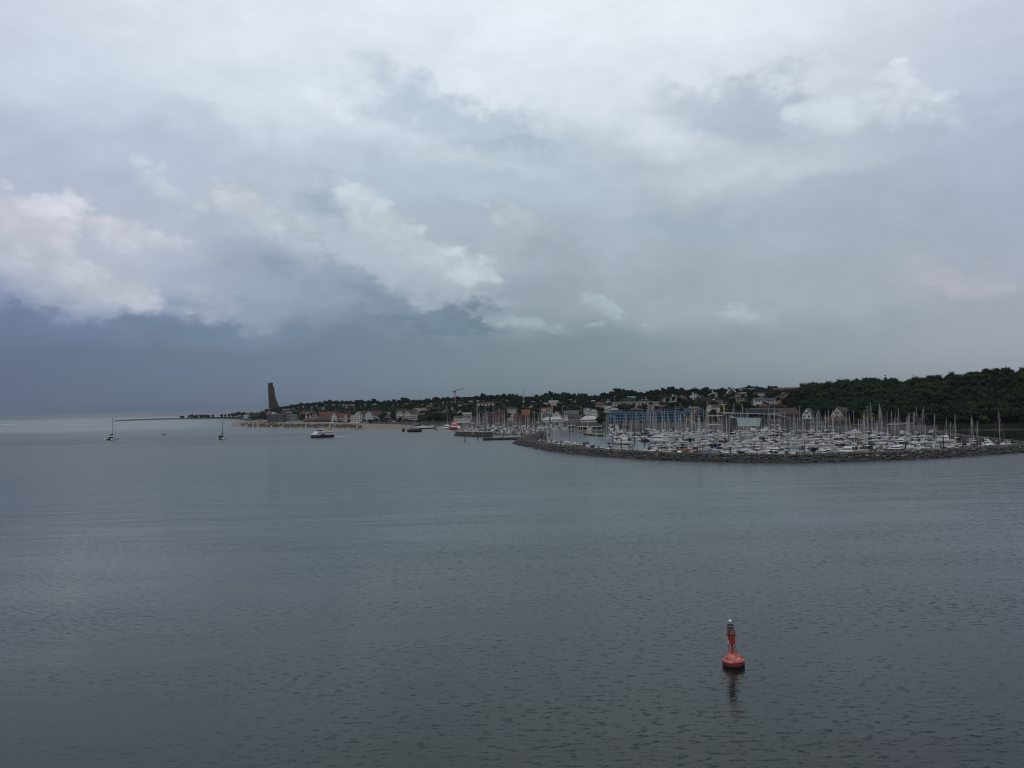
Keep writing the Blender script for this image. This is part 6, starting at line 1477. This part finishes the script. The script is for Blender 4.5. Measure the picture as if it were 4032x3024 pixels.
# the skyline over the town
for px, py, dd in ((1050,1609,0),(1075,1608,0),(1100,1602,-20),(1128,1598,-10),(1145,1591,-30),(1160,1594,0),(1185,1585,-10),(1210,1586,-60),(1232,1583,-20),(1258,1580,-40),(1280,1577,-10),(1300,1572,-40),(1325,1577,-20),(1345,1575,0),(1378,1577,-30),(1402,1573,-40),(1425,1573,-10),(1450,1576,-30),(1472,1570,-20),(1484,1577,-40),(1510,1574,-20),(1530,1573,-50),(1552,1572,-10),(1570,1574,-40),(1590,1565,-30),(1602,1569,-20),(1625,1574,-10),(1650,1574,-30),(1668,1571,-20),(1683,1567,-40),(1712,1561,-30),(1726,1566,0),(1748,1563,-30),(1770,1564,-10),(1803,1560,-50),(1825,1563,-20),(1848,1561,-40),(1872,1558,-10),(1900,1549,-40),(1915,1556,-20),(1932,1557,-50),(1958,1553,-20),(1983,1546,-40),(2002,1555,-20),(2010,1552,-60),(2028,1553,-30),(2048,1559,-40),(2072,1562,-20),(2090,1561,-50),(2112,1556,-30),(2136,1558,-40),(2153,1544,-20),(2168,1540,-50),(2192,1546,-30),(2218,1543,-20),(2238,1548,-60),(2256,1548,-20),(2285,1546,-40),(2305,1548,-10),(2322,1557,-40),(2345,1556,-30),(2372,1543,-20),(2385,1545,-50),(2405,1542,-20),(2430,1530,-30),(2452,1528,-10),(2478,1533,-40),(2500,1536,-20),(2520,1541,-50),(2552,1539,-30),(2566,1534,-20),(2585,1535,-50),(2612,1525,-20),(2640,1522,-40),(2665,1527,-10),(2685,1527,-30),(2708,1534,-20),(2735,1532,-50),(2762,1528,-20),(2776,1525,-40),(2800,1530,-20),(2830,1531,-60),(2848,1527,-20),(2895,1531,-60),(2920,1524,-5),(2945,1519,-5),(2970,1518,-5),(2995,1524,-5),(3032,1519,-5),(3048,1522,-5),(3172,1508,-140),(3188,1501,-120),(3205,1502,-110)):
    D = lerp(RIDGE, px)+dd+(35 if px > 2900 and px < 3060 else 0); k = rnd.choice((0, 1, 2, 3, 4, 5, 0, 8))
    tree_top(px, py, D, k, 'rounded broadleaf tree on the skyline above the town roofs', 'trees on the town skyline')
tree_top(3486, 1479, 845, 6, 'slim conifer poking above the wooded skyline, taller of two', None); tree_top(3595, 1474, 835, 6, 'slim bare-looking conifer above the wood, towards its high end', None); tree_top(2735, 1522, 1310, 6, 'slim conifer on the crest between the chimney gables', None)
# single dark trees that stand out among the roofs
for px, py0, py1, k, l in ((1249,1659,1624,0,'round dark tree between the white cube house and the red roof row'), (1318,1664,1654,4,'small round clipped tree before the gabled red-roofed hotel, first'), (1339,1664,1653,4,'small round clipped tree before the gabled red-roofed hotel, second'), (1374,1664,1652,4,'small round clipped tree by the cream house on the promenade'), (1458,1666,1651,4,'dark bushy tree before the eastern brown-roofed hotel gable'), (1480,1664,1646,1,'dark tree against the recessed hotel wing'), (1500,1662,1630,0,'tall dark tree between hotels and slate hipped house'), (1548,1660,1622,0,'tall dark tree before the balcony apartments'), (1574,1665,1643,4,'round tree standing in front of the balcony apartments'), (1057,1650,1627,1,'dark tree beside the orange hip roofed villa'), (2955,1580,1538,0,'broad dark tree between the orange house and the cream flats'), (3040,1575,1543,0,'broad dark tree between the cream flats and brown gables'), (2362,1670,1638,1,'dark round tree beside the white clubhouse'), (2100,1664,1618,1,'green tree behind the yellow lifting gantry'), (1998,1664,1620,3,'narrow dark tree beside the beige concrete block'), (2048,1650,1604,0,'dark tree under the radio mast')):
    g = hit(px, py0) if py0 < 1640 else W(px, py0, 2.1); z = WD(px, py1, g.y).z; gz = ground(g.x, g.y); s = max(.3, (z-gz)/(TREES[k][4]*.97)); tree(k, g.x, g.y, s, l, None)
# tree belt behind the old harbour mouth and on the slopes among the houses: single trees
n_ = 0; spots = []
for _ in range(4000):
    if n_ >= 34: break
    px = rnd.uniform(1646, 1790); D = rnd.uniform(1075, 1250); x = (px-CX)/F*D
    if any((x-a)**2+(D-c)**2 < 60 for a, c in spots) or not clear(x, D, 9): continue
    spots.append((x, D)); tree(rnd.choice((1, 2, 8, 5)), x, D, rnd.uniform(.75, 1.05), 'green tree in the belt between the excursion ship and hillside', 'trees of the harbour tree belt'); n_ += 1
hill = Mass(); n_ = 0
for _ in range(9000):
    px = rnd.uniform(1020, 3190); t = rnd.random(); a, b_ = lerp(FLAT, px), lerp(RIDGE, px); D = a + (b_-a)*(.10+.88*t); x = (px-CX)/F*D
    dens = lerp([(1020, 1), (1500, 1), (1800, 1), (2150, .95), (2300, .75), (2600, .6), (2800, .6), (3000, .7), (3150, .9)], px)
    if rnd.random() > dens or any((x-a_)**2+(D-c)**2 < 46 for a_, c in spots) or not clear(x, D, 11 if px > 1700 else 12): continue
    # keep the view of named houses open
    if any(abs(colpx(hx, hy)-px) < 15 and -2 < hy-D < (22 if px > 1500 else 40) for hx, hy in HB): continue
    spots.append((x, D)); s = rnd.uniform(.55, .95)*lerp([(1020, .85), (1500, .95), (3190, .95)], px)
    hill.add(rnd.choice((0, 1, 2, 3, 4, 7, 8)), x, D, s)
    if len(spots) > 1500: break
for px in range(1046, 3185, 5):               # the closed canopy under the skyline crowns
    for dd in (-14, -48, 22, 60, 105):
        p_ = px+rnd.uniform(-3, 3); D = lerp(RIDGE, p_)+dd+rnd.uniform(-14, 10); x = (p_-CX)/F*D
        if not clear(x, D, 9): continue
        want = WD(p_, lerp(SKYL, p_)+rnd.uniform(3, 8)+(3 if dd < -20 else 0), D).z - ground(x, D); k = rnd.choice((0, 1, 2, 3, 4, 5, 8)); hill.add(k, x, D, max(.35, min(1.3, want/TREES[k][4])))
hill.done('hillside_trees', 'dense mid-green trees filling the slope between the town houses')
# shrubs and trees of the sandspit
for px, py, w in ((765,1646,1),(782,1644,1),(800,1644,1.2),(846,1640,.9),(868,1638,1.0),(893,1637,1.1),(905,1638,1.0)): pass
for px, top, D, k in ((712,1637.5,2460,7),(718,1638,2480,7),(742,1634,2470,4),(752,1632,2450,4),(762,1635,2480,7),(772,1634,2440,7),(786,1631.5,2450,4),(796,1630,2440,4),(806,1631,2470,4),(815,1634,2440,7),(822,1635,2460,7),(836,1632,2440,4),(870,1632,2430,7),(885,1630.5,2420,4),(900,1629,2410,4),(915,1628,2400,7),(926,1622,2350,4),(940,1617.5,2330,1),(952,1621,2300,4),(964,1622,2330,1),(976,1624,2250,4),(986,1621,2260,4),(996,1624,2200,7)):
    D = max(D, lerp(SHORE, px)+18); g = (px-CX)/F*D; z = WD(px, top, D).z; zz = max(.8, hgt(px, D)); tree(k, g, D, max(.3, (z-zz)/TREES[k][4]), 'wind-shaped tree on the low sandspit beyond the beach', 'trees of the sandspit', zz)
sp = Mass()
for _ in range(210):
    px = rnd.uniform(690, 1035); D = lerp(SHORE, px)+rnd.uniform(14, 90) if px < 900 else rnd.uniform(max(2120, lerp(SHORE, px)+12), 2400); x = (px-CX)/F*D; sp.add(7, x, D, rnd.uniform(.28, .55)*lerp([(690, .5), (760, 1), (1040, 1.3)], px), max(.6, hgt(px, D))-1.0)
for _ in range(150):
    px = rnd.uniform(985, 1110); D = rnd.uniform(1800, 2035); x = (px-CX)/F*D; sp.add(rnd.choice((7, 1, 4)), x, D, rnd.uniform(.45, .8))
sp.done('spit_scrub', 'low dark scrub along the sandspit and round the tower mound')
# the wood: the biggest crowns singly, the rest as one mass
wood = Mass(); ws = []; n1 = 0
cand = []
for _ in range(14000):
    px = rnd.uniform(3165, 4330); D = rnd.uniform(lerp([(3165, 790), (3240, 735), (3320, 712), (3420, 672), (3560, 652), (3700, 622), (3900, 605), (4330, 598)], px), lerp(RIDGE, px)+25); x = (px-CX)/F*D
    if any((x-a)**2+(D-c)**2 < 34 for a, c in ws) or not clear(x, D, 10): continue
    ws.append((x, D)); cand.append((D, px, x))
cand.sort()
for i, (D, px, x) in enumerate(cand):
    k = rnd.choices((0, 1, 2, 3, 5, 8, 4), (4, 3, 1.6, 2.5, 3, 3, 1))[0]; s = rnd.triangular(.72, 1.5, 1.0)*(.7 if D < lerp(FLAT, px)+12 else 1)
    if px < 4060 and n1 < 165 and (i % 3 != 2): tree(k, x, D, s, 'dark broadleaf tree in the dense wood on the steep bank', 'trees of the dense wood'); n1 += 1
    else: wood.add(k, x, D, s)
for px, py in ((3240,1505),(3283,1502),(3318,1494),(3350,1489),(3398,1483),(3432,1477),(3470,1486),(3520,1482),(3560,1482),(3618,1490),(3652,1477),(3690,1476),(3722,1474),(3764,1465),(3800,1459),(3828,1456),(3852,1452),(3904,1447),(3935,1447),(3962,1442),(4010,1441)):
    tree_top(px, py, lerp(RIDGE, px)-rnd.uniform(0, 25), rnd.choice((0, 5, 8, 1)), 'big rounded crown rising along the skyline of the wood', 'skyline crowns of the wood', 1.25)
wood.done('woodland', 'dense dark wood climbing the bank behind the marina')
# reeds on the shore below the wood
M_reed = mat('reeds', (0.022, 0.031, 0.013), .9, .4, .5, .1)
b = MB()
for _ in range(5200):
    px = rnd.uniform(3690, 4250); D = lerp(SHORE, px)+rnd.uniform(0, 16); x = (px-CX)/F*D; h = rnd.uniform(1.2, 2.4); a = rnd.uniform(0, 3.14); dx, dy = math.cos(a)*.28, math.sin(a)*.28; lx, ly = rnd.gauss(0, .2), rnd.gauss(0, .2); z = max(-.1, hgt(px, D)-.2)
    b.add([(x-dx, D-dy, z), (x+dx, D+dy, z), (x+dx*.2+lx, D+dy*.2+ly, z+h)], [(0, 1, 2)])
tag(b.build('reeds', M_reed), 'pale green reeds along the shore below the wood', 'reeds', kind='stuff')
# hedges and quayside scrub
hb = Mass()
for _ in range(150):
    px = rnd.choice((rnd.uniform(2760, 2862), rnd.uniform(2870, 3060), rnd.uniform(3340, 3660), rnd.uniform(2380, 2470))); D = lerp([(2380, 905), (2760, 850), (2860, 830), (3060, 780), (3340, 660), (3660, 625)], px)+rnd.uniform(-8, 40); x = (px-CX)/F*D
    if clear(x, D, 10): hb.add(rnd.choice((1, 2, 7, 4)), x, D, rnd.uniform(.35, .75))
for _ in range(70):
    px = rnd.uniform(1425, 1650); D = lerp([(1425, 1268), (1500, 1225), (1580, 1180), (1650, 1100)], px)+rnd.uniform(-6, 60); x = (px-CX)/F*D
    if clear(x, D, 10): hb.add(rnd.choice((1, 7, 4, 0)), x, D, rnd.uniform(.25, .5))
for _ in range(60):
    px = rnd.uniform(1120, 1430); D = lerp([(1120, 1440), (1240, 1400), (1430, 1340)], px)+rnd.uniform(-10, 70); x = (px-CX)/F*D
    if clear(x, D, 12): hb.add(rnd.choice((1, 7, 4, 0)), x, D, rnd.uniform(.3, .6))
hb.done('quayside_scrub', 'belt of shrubs and low trees along the foot of the slope')

# ------------------------------------------------------------------ haze over the fjord
hz = bpy.data.materials.new('haze_air'); hz.use_nodes = True; t = hz.node_tree; t.nodes.clear(); b = NB(t)
pv = b.n('ShaderNodeVolumePrincipled'); pv.inputs['Color'].default_value = (0.36, 0.43, 0.52, 1); pv.inputs['Density'].default_value = HAZE; pv.inputs['Anisotropy'].default_value = 0.0
out = b.n('ShaderNodeOutputMaterial'); t.links.new(pv.outputs[0], out.inputs['Volume'])
x = MB(); x.box(0, 0, 64, 41000, 41000, 134); tag(x.build('haze', hz), 'thin rainy haze hanging over the fjord', 'haze', kind='stuff')
